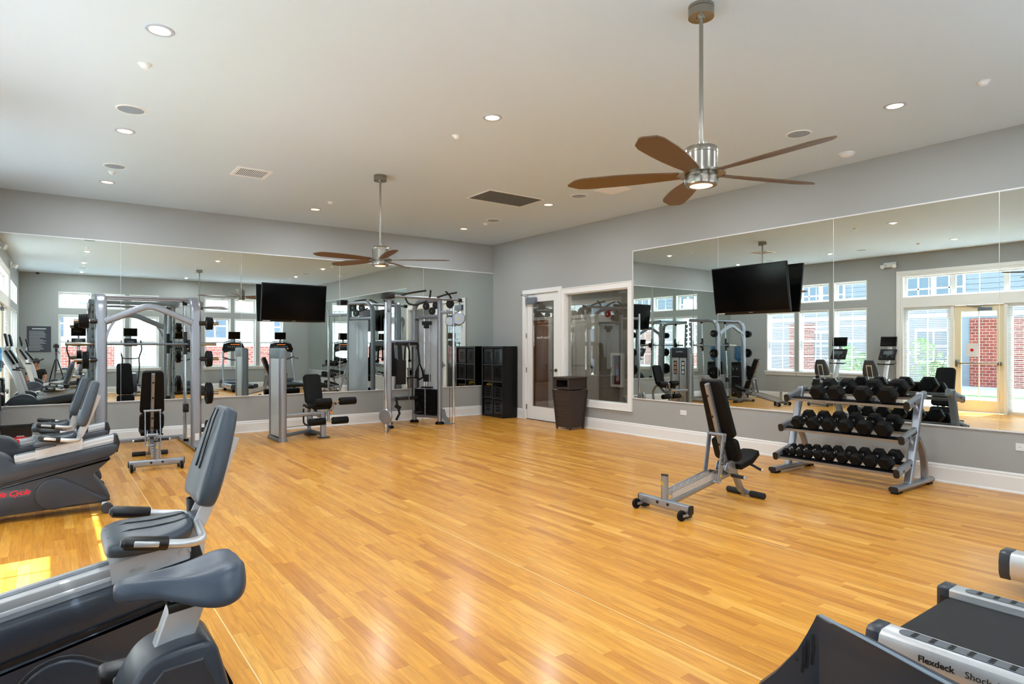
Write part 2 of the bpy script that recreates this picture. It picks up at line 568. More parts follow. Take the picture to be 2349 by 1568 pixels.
# ---------------------------------------------------------------- room shell
def grid_wall(name, axis, plane, out, a0, a1, z0, z1, openings, mt, th=0.2):
    us = sorted({a0, a1} | {v for o in openings for v in o[:2]})
    zs = sorted({z0, z1} | {v for o in openings for v in o[2:]})
    b = MB()
    for i in range(len(us) - 1):
        for j in range(len(zs) - 1):
            mu, mz = (us[i] + us[i+1]) / 2, (zs[j] + zs[j+1]) / 2
            if any(o[0] < mu < o[1] and o[2] < mz < o[3] for o in openings): continue
            if axis == 'x': b.bb((plane, us[i], zs[j]), (plane + out * th, us[i+1], zs[j+1]))
            else: b.bb((us[i], plane, zs[j]), (us[i+1], plane + out * th, zs[j+1]))
    return struct(b.build(name, mt))

ZL0, ZL1, ZT0, ZT1 = 0.78, 2.46, 2.66, 3.16          # lower sash windows and the transoms above them
WW, WP = 0.84, 0.955                                  # window width and pitch
C_GROUPS = [10.20, 2.90]                              # upper ends of the window groups on the side wall
D_GROUPS = [0.05, 4.18]
c_wins = [(g - WP * k - WW / 2) for g in C_GROUPS for k in range(3)]
d_wins = [(g + WP * k + WW / 2) for g in D_GROUPS for k in range(3)]
DY0, DY1 = 3.52, 6.68                                 # door group on the side wall
op_c = [(c - WW/2, c + WW/2, a, b) for c in c_wins for a, b in ((ZL0, ZL1), (ZT0, ZT1))] + [(DY0, DY1, 0.0, 3.22)]
op_d = [(c - WW/2, c + WW/2, a, b) for c in d_wins for a, b in ((ZL0, ZL1), (ZT0, ZT1))]
grid_wall('wall_side', 'x', XW, -1, YS - 0.2, YM + 0.2, 0, H, op_c, M_WALL)
grid_wall('wall_back', 'y', YS, -1, XW, XM + 0.2, 0, H, op_d, M_WALL)
op_b = [(9.135, 10.235, 0.0, 2.59), (7.37, 8.99, 0.49, 2.48)]
grid_wall('wall_right', 'x', XM, 1, YS, YM + 0.2, 0, H, op_b, M_WALL, 0.15)
grid_wall('wall_left', 'y', YM, 1, XW, XM, 0, H, [], M_WALL)
b = MB(); b.bb((XW - 0.2, YS - 0.2, H), (XM + 0.2, YM + 0.2, H + 0.15)); struct(b.build('ceiling', M_CEIL))

# floor: slab, individual strips, sheet seams
b = MB(); b.bb((XW - 0.2, YS - 0.2, -0.12), (XM + 0.15, YM + 0.2, -0.004))
floor = struct(b.build('floor', M_FLOOR))
PW = 0.066
LENS = [0.42, 0.54, 0.66, 0.78, 0.93, 1.08]
def plank_mesh(L):
    b = MB(); g = 0.0006
    b.box((0, 0, -0.002), (PW - g, L - g, 0.004))
    return b.mesh('plank', M_FLOOR)
pmesh = {L: plank_mesh(L) for L in LENS}
planks = []
rnd = random.Random(3)
nrow = int((XM - XW) / PW) + 1
for i in range(nrow):
    x = XW + PW * (i + 0.5)
    if x > XM + 0.03: continue
    y = YS - rnd.random() * 0.9
    while y < YM:
        L = rnd.choice(LENS)
        planks.append((x, y + L / 2, L)); y += L
F2 = (math.cos(R(YAW)), math.sin(R(YAW)))
def plank_px(p):
    x, y, L = p
    d = x * F2[0] + y * F2[1]
    if d < 1.3: return 0
    r = x * F2[1] - y * F2[0]
    u = 1174.5 + 1438.6 * r / d; v = 794.3 + 1438.6 * 1.48 / d
    if not (470 < u < 2250 and v < 1640): return 0
    if u < 560 and v > 1250: return 0
    if u > 1760 and v > 1250: return 0
    return 1.0 / d
planks.sort(key=lambda p: -plank_px(p))
for x, y, L in planks[:300]:
    o = bpy.data.objects.new('plank', pmesh[L]); COL.objects.link(o)
    o.location = (x, y, 0); o.parent = floor
vv, ff, tone = [], [], []
g = 0.0003
for x, y, L in planks[300:]:
    a0, a1, b0, b1 = x - PW/2 + g, x + PW/2 - g, max(YS - 0.1, y - L/2 + g), min(YM + 0.1, y + L/2 - g)
    n = len(vv)
    vv += [(a0, b0, 0), (a1, b0, 0), (a1, b1, 0), (a0, b1, 0), (a0, b0, -0.004), (a1, b0, -0.004), (a1, b1, -0.004), (a0, b1, -0.004)]
    ff += [(n, n+1, n+2, n+3), (n, n+4, n+5, n+1), (n+1, n+5, n+6, n+2), (n+2, n+6, n+7, n+3), (n+3, n+7, n+4, n)]
    t = rnd.random(); tone += [t] * 5
me = bpy.data.meshes.new('plank_field'); me.from_pydata(vv, [], ff); me.materials.append(M_FLOOR)
at = me.attributes.new('tone', 'FLOAT', 'FACE')
at.data.foreach_set('value', tone)
o = bpy.data.objects.new('plank_field', me); COL.objects.link(o); o.parent = floor; o['kind'] = 'stuff'
M_SEAM = mat('seam_filler', (236, 205, 150), 0.4)
for sx in (0.745, 2.545, 4.345, 6.145):
    b = MB(); b.bb((sx - 0.003, YS, -0.001), (sx + 0.003, YM, 0.0004)); b.build('floor_seam', M_SEAM, floor)

# baseboards (stepped profile)
def baseboard(name, p0, p1, inward):
    prof = [(0, 0), (0.018, 0), (0.018, 0.155), (0.012, 0.165), (0.012, 0.185), (0.004, 0.20), (0, 0.20)]
    shoe = [(0.018, 0), (0.030, 0), (0.027, 0.014), (0.018, 0.02)]
    b = MB()
    d = (Vector(p1) - Vector(p0)); inn = Vector(inward)
    for pr in (prof, shoe):
        n = len(pr)
        vv = [Vector(p0) + inn * a + Vector((0, 0, z)) for a, z in pr] + [Vector(p1) + inn * a + Vector((0, 0, z)) for a, z in pr]
        b.raw(vv, [(k, (k+1) % n, n + (k+1) % n, n + k) for k in range(n)] + [tuple(range(n)), tuple(range(n, 2*n))])
    return struct(b.build(name, M_TRIM, sharp=0.3))
baseboard('baseboard_left', (XW, YM, 0), (XM, YM, 0), (0, -1, 0))
baseboard('baseboard_right', (XM, 9.075, 0), (XM, YS, 0), (-1, 0, 0))
baseboard('baseboard_corner', (XM, YM, 0), (XM, 10.295, 0), (-1, 0, 0))
baseboard('baseboard_side', (XW, YM, 0), (XW, DY1 + 0.08, 0), (1, 0, 0))
baseboard('baseboard_rear', (XW, DY0 - 0.08, 0), (XW, YS, 0), (1, 0, 0))
baseboard('baseboard_back', (XW, YS, 0), (XM, YS, 0), (0, 1, 0))

# ---------------------------------------------------------------- mirrors
def mirror_run(axis, plane, edges, z0, z1, labels, group, tilts):
    for i in range(len(edges) - 1):
        a, c = edges[i] + 0.0015, edges[i+1] - 0.0015
        w = c - a
        t = thing('wall_mirror', labels[i], 'mirror', group=group)
        m = (a + c) / 2
        th = 0.006 + abs(math.sin(tilts[i])) * w / 2 + 0.001
        if axis == 'y':
            t.location = (m, plane - th, z0)
            t.rotation_euler = (0, 0, tilts[i])
        else:
            t.location = (plane - th, m, z0)
            t.rotation_euler = (0, 0, R(-90) + tilts[i])
        b = MB(); b.bb((-w/2, 0, 0.0), (w/2, 0.005, z1 - z0)); b.build('glass', M_MIRROR, t)
        b = MB(); b.bb((-w/2, 0.005, 0.0), (w/2, th - 0.0005, z1 - z0)); b.build('backing', M_SILVD, t)
        for sx in (-1, 1):
            b = MB(); b.bb((sx * w/2 - 0.002, -0.0008, 0.0), (sx * w/2 + 0.001, 0.005, z1 - z0)); b.build('polished_edge', M_ALU, t)
mirror_run('y', YM, [-0.885, 0.875, 2.629, 4.372, 6.140, 7.862], 0.635, 3.085,
    ['tall wall mirror beside the window wall behind the recumbent bikes', 'wall mirror directly behind the smith machine and its bench',
     'wall mirror behind the television above the leg machine tower', 'wall mirror between the leg machine and the cable machine',
     'wall mirror beside the black cube shelf behind the cable machine'], 'mirror panels', [R(-0.33), R(-0.22), 0, 0, 0])
mirror_run('x', XM, [-0.85, 0.53, 2.224, 3.919, 5.598, 7.258], 0.622, 3.068,
    ['wall mirror at the back wall end beyond the treadmills', 'wall mirror above the wall socket beside the treadmills', 'wall mirror behind the near half of the dumbbell rack',
     'wall mirror with the wall television over its middle', 'wall mirror next to the white framed corridor window'], 'mirror panels', [0, 0, 0, 0, 0])
M_CLIP = mat('white_channel', (232, 234, 238), 0.35)
b = MB()
for z in (0.622, 3.085): b.bb((XW, YM - 0.016, z), (XM, YM, z + 0.014))
struct(b.build('trim_1', M_CLIP))
b = MB()
for z in (0.608, 3.068): b.bb((XM - 0.014, YS, z), (XM, 7.262, z + 0.014))
b.bb((XM - 0.014, 7.258, 0.608), (XM, 7.268, 3.082))
struct(b.build('trim_2', M_CLIP))

# ---------------------------------------------------------------- windows
def sash(b, w, z0, z1, y, fw=0.045, d=0.04):
    b.bb((-w/2, y, z0), (-w/2 + fw, y + d, z1)); b.bb((w/2 - fw, y, z0), (w/2, y + d, z1))
    b.bb((-w/2 + fw, y, z0), (w/2 - fw, y + d, z0 + fw)); b.bb((-w/2 + fw, y, z1 - fw), (w/2 - fw, y + d, z1))
def slats(b, w, z0, z1, y, pitch=0.042, dep=0.036, tilt=-0.22):
    z = z0 + 0.02
    c, s_ = math.cos(tilt) * dep / 2, math.sin(tilt) * dep / 2
    while z < z1:
        b.raw([(-w/2, y - c, z - s_), (w/2, y - c, z - s_), (w/2, y + c, z + s_), (-w/2, y + c, z + s_),
               (-w/2, y - c, z - s_ - 0.0015), (w/2, y - c, z - s_ - 0.0015), (w/2, y + c, z + s_ - 0.0015), (-w/2, y + c, z + s_ - 0.0015)],
              [(0, 1, 2, 3), (7, 6, 5, 4), (0, 4, 5, 1), (2, 6, 7, 3)])
        z += pitch
def window(n, loc, rz, w, blind, sill=True, label=None):
    t = sempty('window_%d' % n, loc, rz, label)
    b = MB()                                       # white jamb liners and outer frame
    for z0, z1 in ((ZL0, ZL1), (ZT0, ZT1)):
        for sx in (-1, 1): b.bb((sx * (w/2 - 0.0005), -0.0008, z0), (sx * (w/2 - 0.02), 0.2008, z1))
        b.bb((-w/2 + 0.02, 0.0, z1 - 0.02), (w/2 - 0.02, 0.2, z1)); b.bb((-w/2 + 0.02, 0.0, z0), (w/2 - 0.02, 0.2, z0 + 0.02))
    b.build('window_frame', M_TRIM, t)
    wi = w - 0.04
    zm = ZL0 + 0.50 * (ZL1 - ZL0)
    for nm, z0, z1, y in (('lower_sash', ZL0 + 0.02, zm + 0.02, 0.09), ('upper_sash', zm - 0.02, ZL1 - 0.02, 0.13), ('transom_sash', ZT0 + 0.02, ZT1 - 0.02, 0.11)):
        b = MB(); sash(b, wi, z0, z1, y); s_ = b.build(nm, M_TRIM, t)
        b = MB(); b.bb((-0.008, y + 0.014, z0 + 0.045), (0.008, y + 0.026, z1 - 0.045)); b.build('muntin', M_TRIM, s_)
        if nm != 'transom_sash' :
            b = MB(); zc = (z0 + z1) / 2; b.bb((-wi/2 + 0.045, y + 0.014, zc - 0.008), (wi/2 - 0.045, y + 0.026, zc + 0.008)); b.build('muntin', M_TRIM, s_)
        b = MB(); b.bb((-wi/2 + 0.045, y + 0.018, z0 + 0.045), (wi/2 - 0.045, y + 0.022, z1 - 0.045)); b.build('pane', M_PANE, s_)
    if sill:
        b = MB(); b.bb((-w/2 - 0.06, -0.05, ZL0 - 0.03), (w/2 + 0.06, 0.06, ZL0 + 0.002), 0.004, 1); b.bb((-w/2 - 0.05, -0.02, ZL0 - 0.1), (w/2 + 0.05, 0.0, ZL0 - 0.03)); b.build('window_sill', M_TRIM, t)
    if blind:
        b = MB(); slats(b, wi - 0.01, ZL0 + 0.06, ZL1 - 0.06, 0.05); o = b.build('blind', M_TRIM, t); o['kind'] = 'stuff'
        b = MB(); b.bb((-wi/2, 0.025, ZL1 - 0.065), (wi/2, 0.075, ZL1 - 0.02)); b.build('blind_headrail', M_TRIM, t)
k = 1
for c in c_wins:
    window(k, (XW, c, 0), R(90), WW, True); k += 1
for c in d_wins:
    window(k, (c, YS, 0), R(180), WW, False); k += 1

# ---------------------------------------------------------------- exterior door group on the side wall
CY = (DY0 + DY1) / 2
t = sempty('door_1', (XW, CY, 0), R(90), 'cream glazed exit door with push bar between blinded sidelights')
W2 = (DY1 - DY0) / 2
b = MB()
for sx in (-1, 1):
    b.bb((sx * W2, -0.02, 0), (sx * (W2 + 0.08), 0.0, 3.22)); b.bb((sx * (W2 - 0.0005), 0, 0), (sx * (W2 - 0.06), 0.2, 3.16))
    b.bb((sx * 0.47, 0.03, 0), (sx * 0.53, 0.2, 2.42))
b.bb((-W2 - 0.08, -0.02, 3.22), (W2 + 0.08, 0.0, 3.30)); b.bb((-W2, 0, 3.16), (W2, 0.2, 3.219)); b.bb((-W2 + 0.06, 0.0, 2.42), (W2 - 0.06, 0.2, 2.66))
b.build('door_frame', M_TRIM, t)
b = MB(); lw, fz = 0.93, 0.13                       # leaf with one tall pane
b.bb((-lw/2, 0.06, 0.01), (-lw/2 + fz, 0.105, 2.41)); b.bb((lw/2 - fz, 0.06, 0.01), (lw/2, 0.105, 2.41))
b.bb((-lw/2 + fz, 0.06, 0.01), (lw/2 - fz, 0.105, 0.28)); b.bb((-lw/2 + fz, 0.06, 2.27), (lw/2 - fz, 0.105, 2.41))
leaf = b.build('door_leaf', M_DOORC, t)
b = MB(); b.bb((-lw/2 + fz, 0.078, 0.28), (lw/2 - fz, 0.084, 2.27)); b.build('pane', M_PANE, leaf)
b = MB(); b.bb((-0.01, 0.072, 0.28), (0.01, 0.092, 2.27)); b.build('muntin', M_TRIM, leaf)
b = MB(); b.cyl((-lw/2 + 0.06, 0.0, 1.10), (lw/2 - 0.06, 0.0, 1.10), 0.02); b.bb((lw/2 - 0.10, -0.02, 1.02), (lw/2 - 0.04, 0.06, 1.18), 0.006); b.bb((-lw/2 + 0.04, -0.02, 1.06), (-lw/2 + 0.10, 0.06, 1.14), 0.006)
b.build('push_bar', M_NICKEL, leaf)
b = MB(); b.bb((-0.25, 0.0, 2.27), (0.0, 0.06, 2.35), 0.006); b.cyl((-0.05, 0.03, 2.36), (0.22, 0.03, 2.40), 0.01); b.build('door_closer', M_SILVD, leaf)
b = MB(); b.bb((0.02, 0.07, 1.25), (0.24, 0.0765, 1.55)); b.build('paper_notice', M_WHITEP, leaf)
b = MB(); b.cyl((0.13, 0.0685, 1.40), (0.13, 0.07, 1.40), 0.035); b.build('notice_symbol', M_RED, leaf)
for sx in (-1, 1):
    xa, xb = sorted((sx * 0.53, sx * (W2 - 0.06)))
    w = xb - xa; xc = (xa + xb) / 2
    b = MB(); sash(b, w, 0.0, 2.42, 0.08, 0.09)
    M = Matrix.Translation((xc, 0, 0)); b.xform(M); s_ = b.build('sidelight', M_TRIM, t)
    b = MB(); b.bb((-w/2 + 0.09, 0.098, 0.09), (w/2 - 0.09, 0.103, 2.33)); b.xform(M); b.build('pane', M_PANE, s_)
    b = MB(); b.bb((-0.009, 0.09, 0.09), (0.009, 0.112, 2.33)); b.xform(M); b.build('muntin', M_TRIM, s_)
    b = MB(); slats(b, w - 0.02, 0.05, 2.36, 0.045); b.xform(M); o = b.build('blind', M_TRIM, s_); o['kind'] = 'stuff'
b = MB()
for xa, xb in ((-W2 + 0.06, -0.5), (-0.5, 0.5), (0.5, W2 - 0.06)):
    b.bb((xa, 0.1, 2.66), (xa + 0.05, 0.15, 3.16)); b.bb((xb - 0.05, 0.1, 2.66), (xb, 0.15, 3.16)); b.bb((xa + 0.05, 0.1, 2.66), (xb - 0.05, 0.15, 2.70)); b.bb((xa + 0.05, 0.1, 3.12), (xb - 0.05, 0.15, 3.16))
    b.bb(((xa + xb)/2 - 0.008, 0.115, 2.70), ((xa + xb)/2 + 0.008, 0.135, 3.12))
tr = b.build('transom_frame', M_TRIM, t)
for xa, xb in ((-W2 + 0.06, -0.5), (-0.5, 0.5), (0.5, W2 - 0.06)):
    b = MB(); b.bb((xa + 0.05, 0.123, 2.70), (xb - 0.05, 0.128, 3.12)); b.build('pane', M_PANE, tr)

# ---------------------------------------------------------------- corridor door and window in the right wall
t = sempty('door_2', (XM, 9.685, 0), R(-90), 'white glazed door to the corridor beside the black shelf')
hw = 0.55
b = MB()
for sx in (-1, 1):
    b.bb((sx * (hw - 0.03), -0.025, 0), (sx * (hw + 0.06), 0.0, 2.545)); b.bb((sx * (hw - 0.0005), 0, 0), (sx * (hw - 0.045), 0.15, 2.55))
b.bb((-hw - 0.06, -0.025, 2.545), (hw + 0.06, 0.0, 2.63)); b.bb((-hw + 0.0005, 0, 2.55), (hw - 0.0005, 0.15, 2.589))
b.build('door_frame', M_TRIM, t)
lw = 0.995
b = MB(); fz = 0.155
b.bb((-lw/2, 0.015, 0.012), (-lw/2 + fz, 0.06, 2.54)); b.bb((lw/2 - fz, 0.015, 0.012), (lw/2, 0.06, 2.54))
b.bb((-lw/2 + fz, 0.015, 0.012), (lw/2 - fz, 0.06, 0.27)); b.bb((-lw/2 + fz, 0.015, 2.38), (lw/2 - fz, 0.06, 2.54))
leaf = b.build('door_leaf', M_TRIM, t)
b = MB(); b.bb((-lw/2 + fz, 0.034, 0.27), (lw/2 - fz, 0.041, 2.38)); b.build('pane', M_PANE2, leaf)
text('glass_lettering', 'Fitness Room', 0.075, mat('frosted_print', (205, 205, 200), 0.6), frameM((0.0, 0.030, 1.66), (-1, 0, 0), (0, 0, 1)), leaf, align='CENTER')
b = MB(); b.cyl((lw/2 - 0.07, 0.02, 1.02), (lw/2 - 0.07, -0.012, 1.02), 0.032); b.tube([(lw/2 - 0.07, -0.01, 1.02), (lw/2 - 0.07, -0.045, 1.02), (lw/2 - 0.18, -0.045, 1.015)], 0.011, 8, fil=0.02); b.build('door_handle', M_NICKEL, leaf)
b = MB(); b.bb((lw/2 - 0.005, 0.0, 0.95), (lw/2 + 0.004, 0.016, 1.1)); b.build('lock_plate', M_PLAST, leaf)
b = MB(); b.bb((-lw/2 + 0.03, -0.05, 2.34), (-lw/2 + 0.33, 0.012, 2.47), 0.008); b.build('door_closer', M_SILVD, leaf)
b = MB(); b.tube([(-lw/2 + 0.12, -0.03, 2.47), (-lw/2 - 0.02, -0.14, 2.53), (-lw/2 + 0.28, -0.02, 2.535)], 0.008, 6); b.build('closer_arm', M_SILVD, leaf)
for z in (0.25, 1.0, 1.7, 2.35):
    b = MB(); b.cyl((-lw/2 - 0.004, -0.002, z - 0.05), (-lw/2 - 0.004, -0.002, z + 0.05), 0.009, seg=8); b.build('hinge', M_NICKEL, leaf)
b = MB(); b.bb((-lw/2, -0.005, 0.0), (lw/2, 0.12, 0.01)); b.build('threshold', M_PLAST, t)

t = sempty('window_%d' % k, (XM, 8.18, 0), R(-90), 'wide white framed window looking into the corridor')
hw = 0.81
b = MB()
for sx in (-1, 1):
    b.bb((sx * hw, -0.024, 0.385), (sx * (hw + 0.1), 0, 2.585)); b.bb((sx * (hw - 0.0005), 0, 0.491), (sx * (hw - 0.02), 0.15, 2.479))
b.bb((-hw, -0.024, 2.48), (hw, 0, 2.585)); b.bb((-hw, -0.024, 0.385), (hw, 0, 0.49)); b.bb((-hw + 0.02, 0, 0.491), (hw - 0.02, 0.15, 0.51)); b.bb((-hw + 0.02, 0, 2.46), (hw - 0.02, 0.15, 2.479))
for sx in (-1, 1): b.bb((sx * (hw + 0.085), -0.034, 0.40), (sx * (hw + 0.1), -0.024, 2.57))
b.bb((-hw - 0.1, -0.034, 2.57), (hw + 0.1, -0.024, 2.585)); b.bb((-hw - 0.1, -0.034, 0.385), (hw + 0.1, -0.024, 0.40))
b.build('window_frame', M_TRIM, t)
b = MB(); b.bb((-hw + 0.02, 0.06, 0.51), (hw - 0.02, 0.068, 2.46)); b.build('pane', M_PANE2, t)

# ---------------------------------------------------------------- corridor behind the glass
XR = 9.75
M_CORR = mat('corridor_wall', (150, 146, 138), 0.85)
M_CFLOOR = mat('corridor_floor', (150, 92, 44), 0.3, var=0.1, bscale=8)
b = MB(); b.bb((XR, 6.6, 0), (XR + 0.12, 13.2, 2.9)); struct(b.build('wall_corridor', M_CORR))
b = MB(); b.bb((XM + 0.15, 13.2, 0), (XR + 0.12, 13.3, 2.9)); b.bb((XM + 0.15, 6.5, 0), (XR + 0.12, 6.6, 2.9)); struct(b.build('wall_corridor_end', M_CORR))
b = MB(); b.bb((XM + 0.152, 11.61, 0), (XM + 0.16, 13.2, 2.9)); struct(b.build('wall_corridor_near', M_CORR))
b = MB(); b.bb((XM + 0.15, 6.5, -0.12), (XR + 0.12, 13.3, 0)); struct(b.build('floor_corridor', M_CFLOOR))
b = MB(); b.bb((XM + 0.15, 6.5, 2.9), (XR + 0.12, 13.3, 3.0)); struct(b.build('ceiling_corridor', M_CEIL))
baseboard('baseboard_corridor', (XR, 13.2, 0), (XR, 6.6, 0), (-1, 0, 0))
def panel_door(n, y, label, mt=None):
    mt = mt or M_TRIM
    t = sempty('door_%d' % n, (XR, y, 0), R(-90), label)
    b = MB()
    for sx in (-1, 1): b.bb((sx * 0.45, -0.05, 0), (sx * 0.54, 0, 2.12))
    b.bb((-0.54, -0.05, 2.12), (0.54, 0, 2.2)); b.build('door_frame', M_TRIM, t)
    b = MB(); b.bb((-0.45, -0.03, 0.01), (0.45, 0, 2.12)); leaf = b.build('door_leaf', mt, t)
    for z0, z1 in ((0.2, 0.9), (1.05, 1.98)):
        b = MB(); b.prism([(-0.30, z0), (0.30, z0), (0.30, z1), (-0.30, z1)], 'y', -0.042, -0.03, 0.008, 1); b.build('door_panel', mt, leaf)
    b = MB(); b.cyl((0.38, -0.03, 1.02), (0.38, -0.08, 1.02), 0.028); b.build('door_knob', M_NICKEL, leaf)
panel_door(3, 10.55, 'white panelled door across the corridor')
panel_door(4, 12.15, 'corridor door whose amber colour stands for reflection in the glazed door', mat('amber_reflection', (176, 104, 36), 0.35, var=0.12, bscale=6))  # amber reflection of the door glass is put into this leaf's colour
t = thing('fire_extinguisher_cabinet', 'white wall cabinet with glass front holding a red extinguisher in the corridor', 'cabinet', (XR, 9.42, 0.62), R(-90))
b = MB()
b.bb((-0.17, -0.07, 0), (-0.12, 0, 0.72)); b.bb((0.12, -0.07, 0), (0.17, 0, 0.72)); b.bb((-0.12, -0.07, 0), (0.12, 0, 0.05)); b.bb((-0.12, -0.07, 0.67), (0.12, 0, 0.72)); b.build('cabinet_frame', M_TRIM, t)
b = MB(); b.bb((-0.12, -0.006, 0.05), (0.12, 0, 0.67)); b.build('cabinet_back', M_DARKIN, t)
b = MB(); b.bb((-0.12, -0.066, 0.05), (0.12, -0.062, 0.67)); b.build('cabinet_glass', M_PANE, t)
b = MB(); b.bb((-0.15, -0.085, 0.3), (-0.135, -0.07, 0.42)); b.build('cabinet_pull', M_SILVD, t)
e = thing('fire_extinguisher', 'red fire extinguisher inside the white corridor cabinet', 'extinguisher', (XR - 0.035, 9.42, 0.672))
b = MB(); b.lathe([(0.026, 0), (0.028, 0.01), (0.028, 0.36), (0.02, 0.40), (0.008, 0.42)], seg=14); b.build('cylinder', M_REDB, e)
b = MB(); b.lathe([(0.0285, 0.2), (0.0285, 0.33)], seg=14); b.build('instruction_band', mat('blue_band', (110, 150, 190), 0.5), e)
b = MB(); b.bb((-0.012, -0.05, 0.42), (0.012, 0.02, 0.45)); b.tube([(0, 0.02, 0.44), (0, 0.05, 0.42), (0, 0.055, 0.3), (0, 0.05, 0.22)], 0.008, 6); b.build('valve_and_hose', M_PLAST, e)
t = thing('fire_alarm', 'small red fire alarm box on the corridor wall', 'alarm', (XR, 9.70, 2.1), R(-90))
b = MB(); b.bb((-0.06, -0.05, 0), (0.06, 0, 0.17), 0.008); b.build('alarm_box', M_REDB, t)
b = MB(); b.cyl((0, -0.05, 0.08), (0, -0.06, 0.08), 0.022); b.build('strobe', M_WHITEP, t)
t = thing('restroom_sign', 'blue restroom sign with white figures on the corridor wall', 'sign', (XR, 11.25, 1.42), R(-90))
b = MB(); b.bb((-0.1, -0.012, 0), (0.1, 0, 0.24), 0.003, 1); b.build('sign_plate', mat('sign_blue', (60, 96, 150), 0.5), t)
b = MB()
for sx in (-0.045, 0.045):
    b.cyl((sx, -0.012, 0.195), (sx, -0.015, 0.195), 0.016, seg=10); b.bb((sx - 0.018, -0.0145, 0.06), (sx + 0.018, -0.012, 0.17))
b.build('sign_figures', M_WHITEP, t)
for i, (yy, lab) in enumerate(((8.3, 'added square ceiling light for the corridor near the fire cabinet'), (11.2, 'added square ceiling light for the corridor by the restroom sign'))):  # unseen ceiling lamps, added to light the corridor
    t = thing('added_corridor_light', lab, 'ceiling light', (8.95, yy, 2.9), group='added corridor lights')
    b = MB(); b.bb((-0.2, -0.2, -0.03), (0.2, 0.2, 0), 0.004); b.build('light_frame', M_TRIM, t)
    b = MB(); b.bb((-0.17, -0.17, -0.034), (0.17, 0.17, -0.03)); b.build('diffuser', M_LAMP, t)
    d = bpy.data.lights.new('added_corridor_lamp', 'AREA'); d.size = 0.34; d.energy = 11; d.color = (1, 0.90, 0.78)
    o = bpy.data.objects.new('added_corridor_lamp', d); o.location = (0, 0, -0.045); COL.objects.link(o); o.parent = t
# ---------------------------------------------------------------- ceiling fixtures
def downlight(x, y, label):
    t = thing('recessed_downlight', label, 'ceiling light', (x, y, H), group='recessed downlights')
    b = MB(); b.lathe([(0.068, 0.0), (0.068, -0.004), (0.075, -0.008), (0.092, -0.006), (0.097, 0.0)], seg=28); b.build('trim_ring', mat('lamp_trim', (180, 190, 208), 0.4), t)
    b = MB(); b.lathe([(0.0685, -0.0045), (0.055, -0.0052), (0.02, -0.0055)], seg=24); b.build('reflector', M_LAMP, t)
    d = bpy.data.lights.new('downlight_lamp', 'AREA'); d.shape = 'DISK'; d.size = 0.05; d.energy = DOWN_W; d.color = (0.90, 0.955, 1.0)
    o = bpy.data.objects.new('downlight_lamp', d); o.location = (0, 0, -0.012); COL.objects.link(o); o.parent = t
DOWN_W = 20.0
gx, gy = (0.62, 3.47, 6.31), (0.05, 2.58, 5.04, 7.61, 10.12)
colname = ('along the window wall', 'along the fan line', 'along the corridor wall')
rowname = ('over the back wall machines', 'level with the dumbbell rack', 'level with the exit door', 'in the middle row by the far fan', 'close to the left mirror wall')
for i, x in enumerate(gx):
    for j, y in enumerate(gy):
        if i == 1 and j in (1, 3): continue
        downlight(x, y, 'round recessed downlight %s, %s' % (colname[i], rowname[j]))
def speaker(x, y, label):
    t = thing('ceiling_speaker', label, 'speaker', (x, y, H), group='ceiling speakers')
    b = MB(); b.lathe([(0.108, 0.0), (0.112, -0.007), (0.122, -0.006), (0.126, 0)], seg=28); b.build('speaker_rim', M_TRIM, t)
    b = MB(); b.lathe([(0.110, -0.005), (0.06, -0.0075), (0.004, -0.008)], seg=28); b.build('speaker_grille', M_GRILLE, t)
for x, y, l in ((0.61, 6.89, 'round grey ceiling speaker between two downlights on the window side'), (0.64, 9.17, 'round grey ceiling speaker beside a sprinkler above the recumbent bikes'),
                (6.31, 9.13, 'round grey ceiling speaker in front of the corridor door'), (6.31, 6.90, 'round grey ceiling speaker beside the small square vent'),
                (6.33, 3.52, 'round grey ceiling speaker above the dumbbell rack'), (0.61, 1.2, 'round grey ceiling speaker over the upright bike')):
    speaker(x, y, l)
def sprinkler(x, y, label):
    t = thing('ceiling_sprinkler', label, 'sprinkler', (x, y, H), group='ceiling sprinklers')
    b = MB(); b.lathe([(0.048, 0.0), (0.048, -0.006), (0.04, -0.008)], seg=20); b.build('escutcheon', M_WHITEP, t)
    b = MB(); b.lathe([(0.038, -0.008), (0.032, -0.022), (0.022, -0.036), (0.008, -0.038)], seg=20); b.build('sprinkler_head', M_WHITEP, t)
for x, y, l in ((0.6, 5.717, 'white ceiling sprinkler over the gap by the exit door'), (0.633, 9.49, 'white ceiling sprinkler above the far recumbent bike'), (3.484, 9.47, 'white ceiling sprinkler above the leg machine'),
                (3.463, 5.7, 'white ceiling sprinkler between the two fans'), (6.356, 9.445, 'white ceiling sprinkler above the cable machine'), (6.329, 5.716, 'white ceiling sprinkler beside the small square vent'),
                (3.47, 1.9, 'white ceiling sprinkler behind the near fan'), (6.33, 1.9, 'white ceiling sprinkler above the treadmills'), (0.61, 1.9, 'white ceiling sprinkler above the upright bike')):
    sprinkler(x, y, l)
t = thing('smoke_detector', 'white round smoke detector close to the right mirror wall', 'smoke detector', (7.409, 3.541, H))
b = MB(); b.lathe([(0.085, 0), (0.085, -0.012), (0.07, -0.016)], seg=28); b.build('detector_base', M_WHITEP, t)
b = MB(); b.lathe([(0.068, -0.016), (0.068, -0.03), (0.05, -0.042), (0.01, -0.044)], seg=28); b.build('detector_dome', M_WHITEP, t)
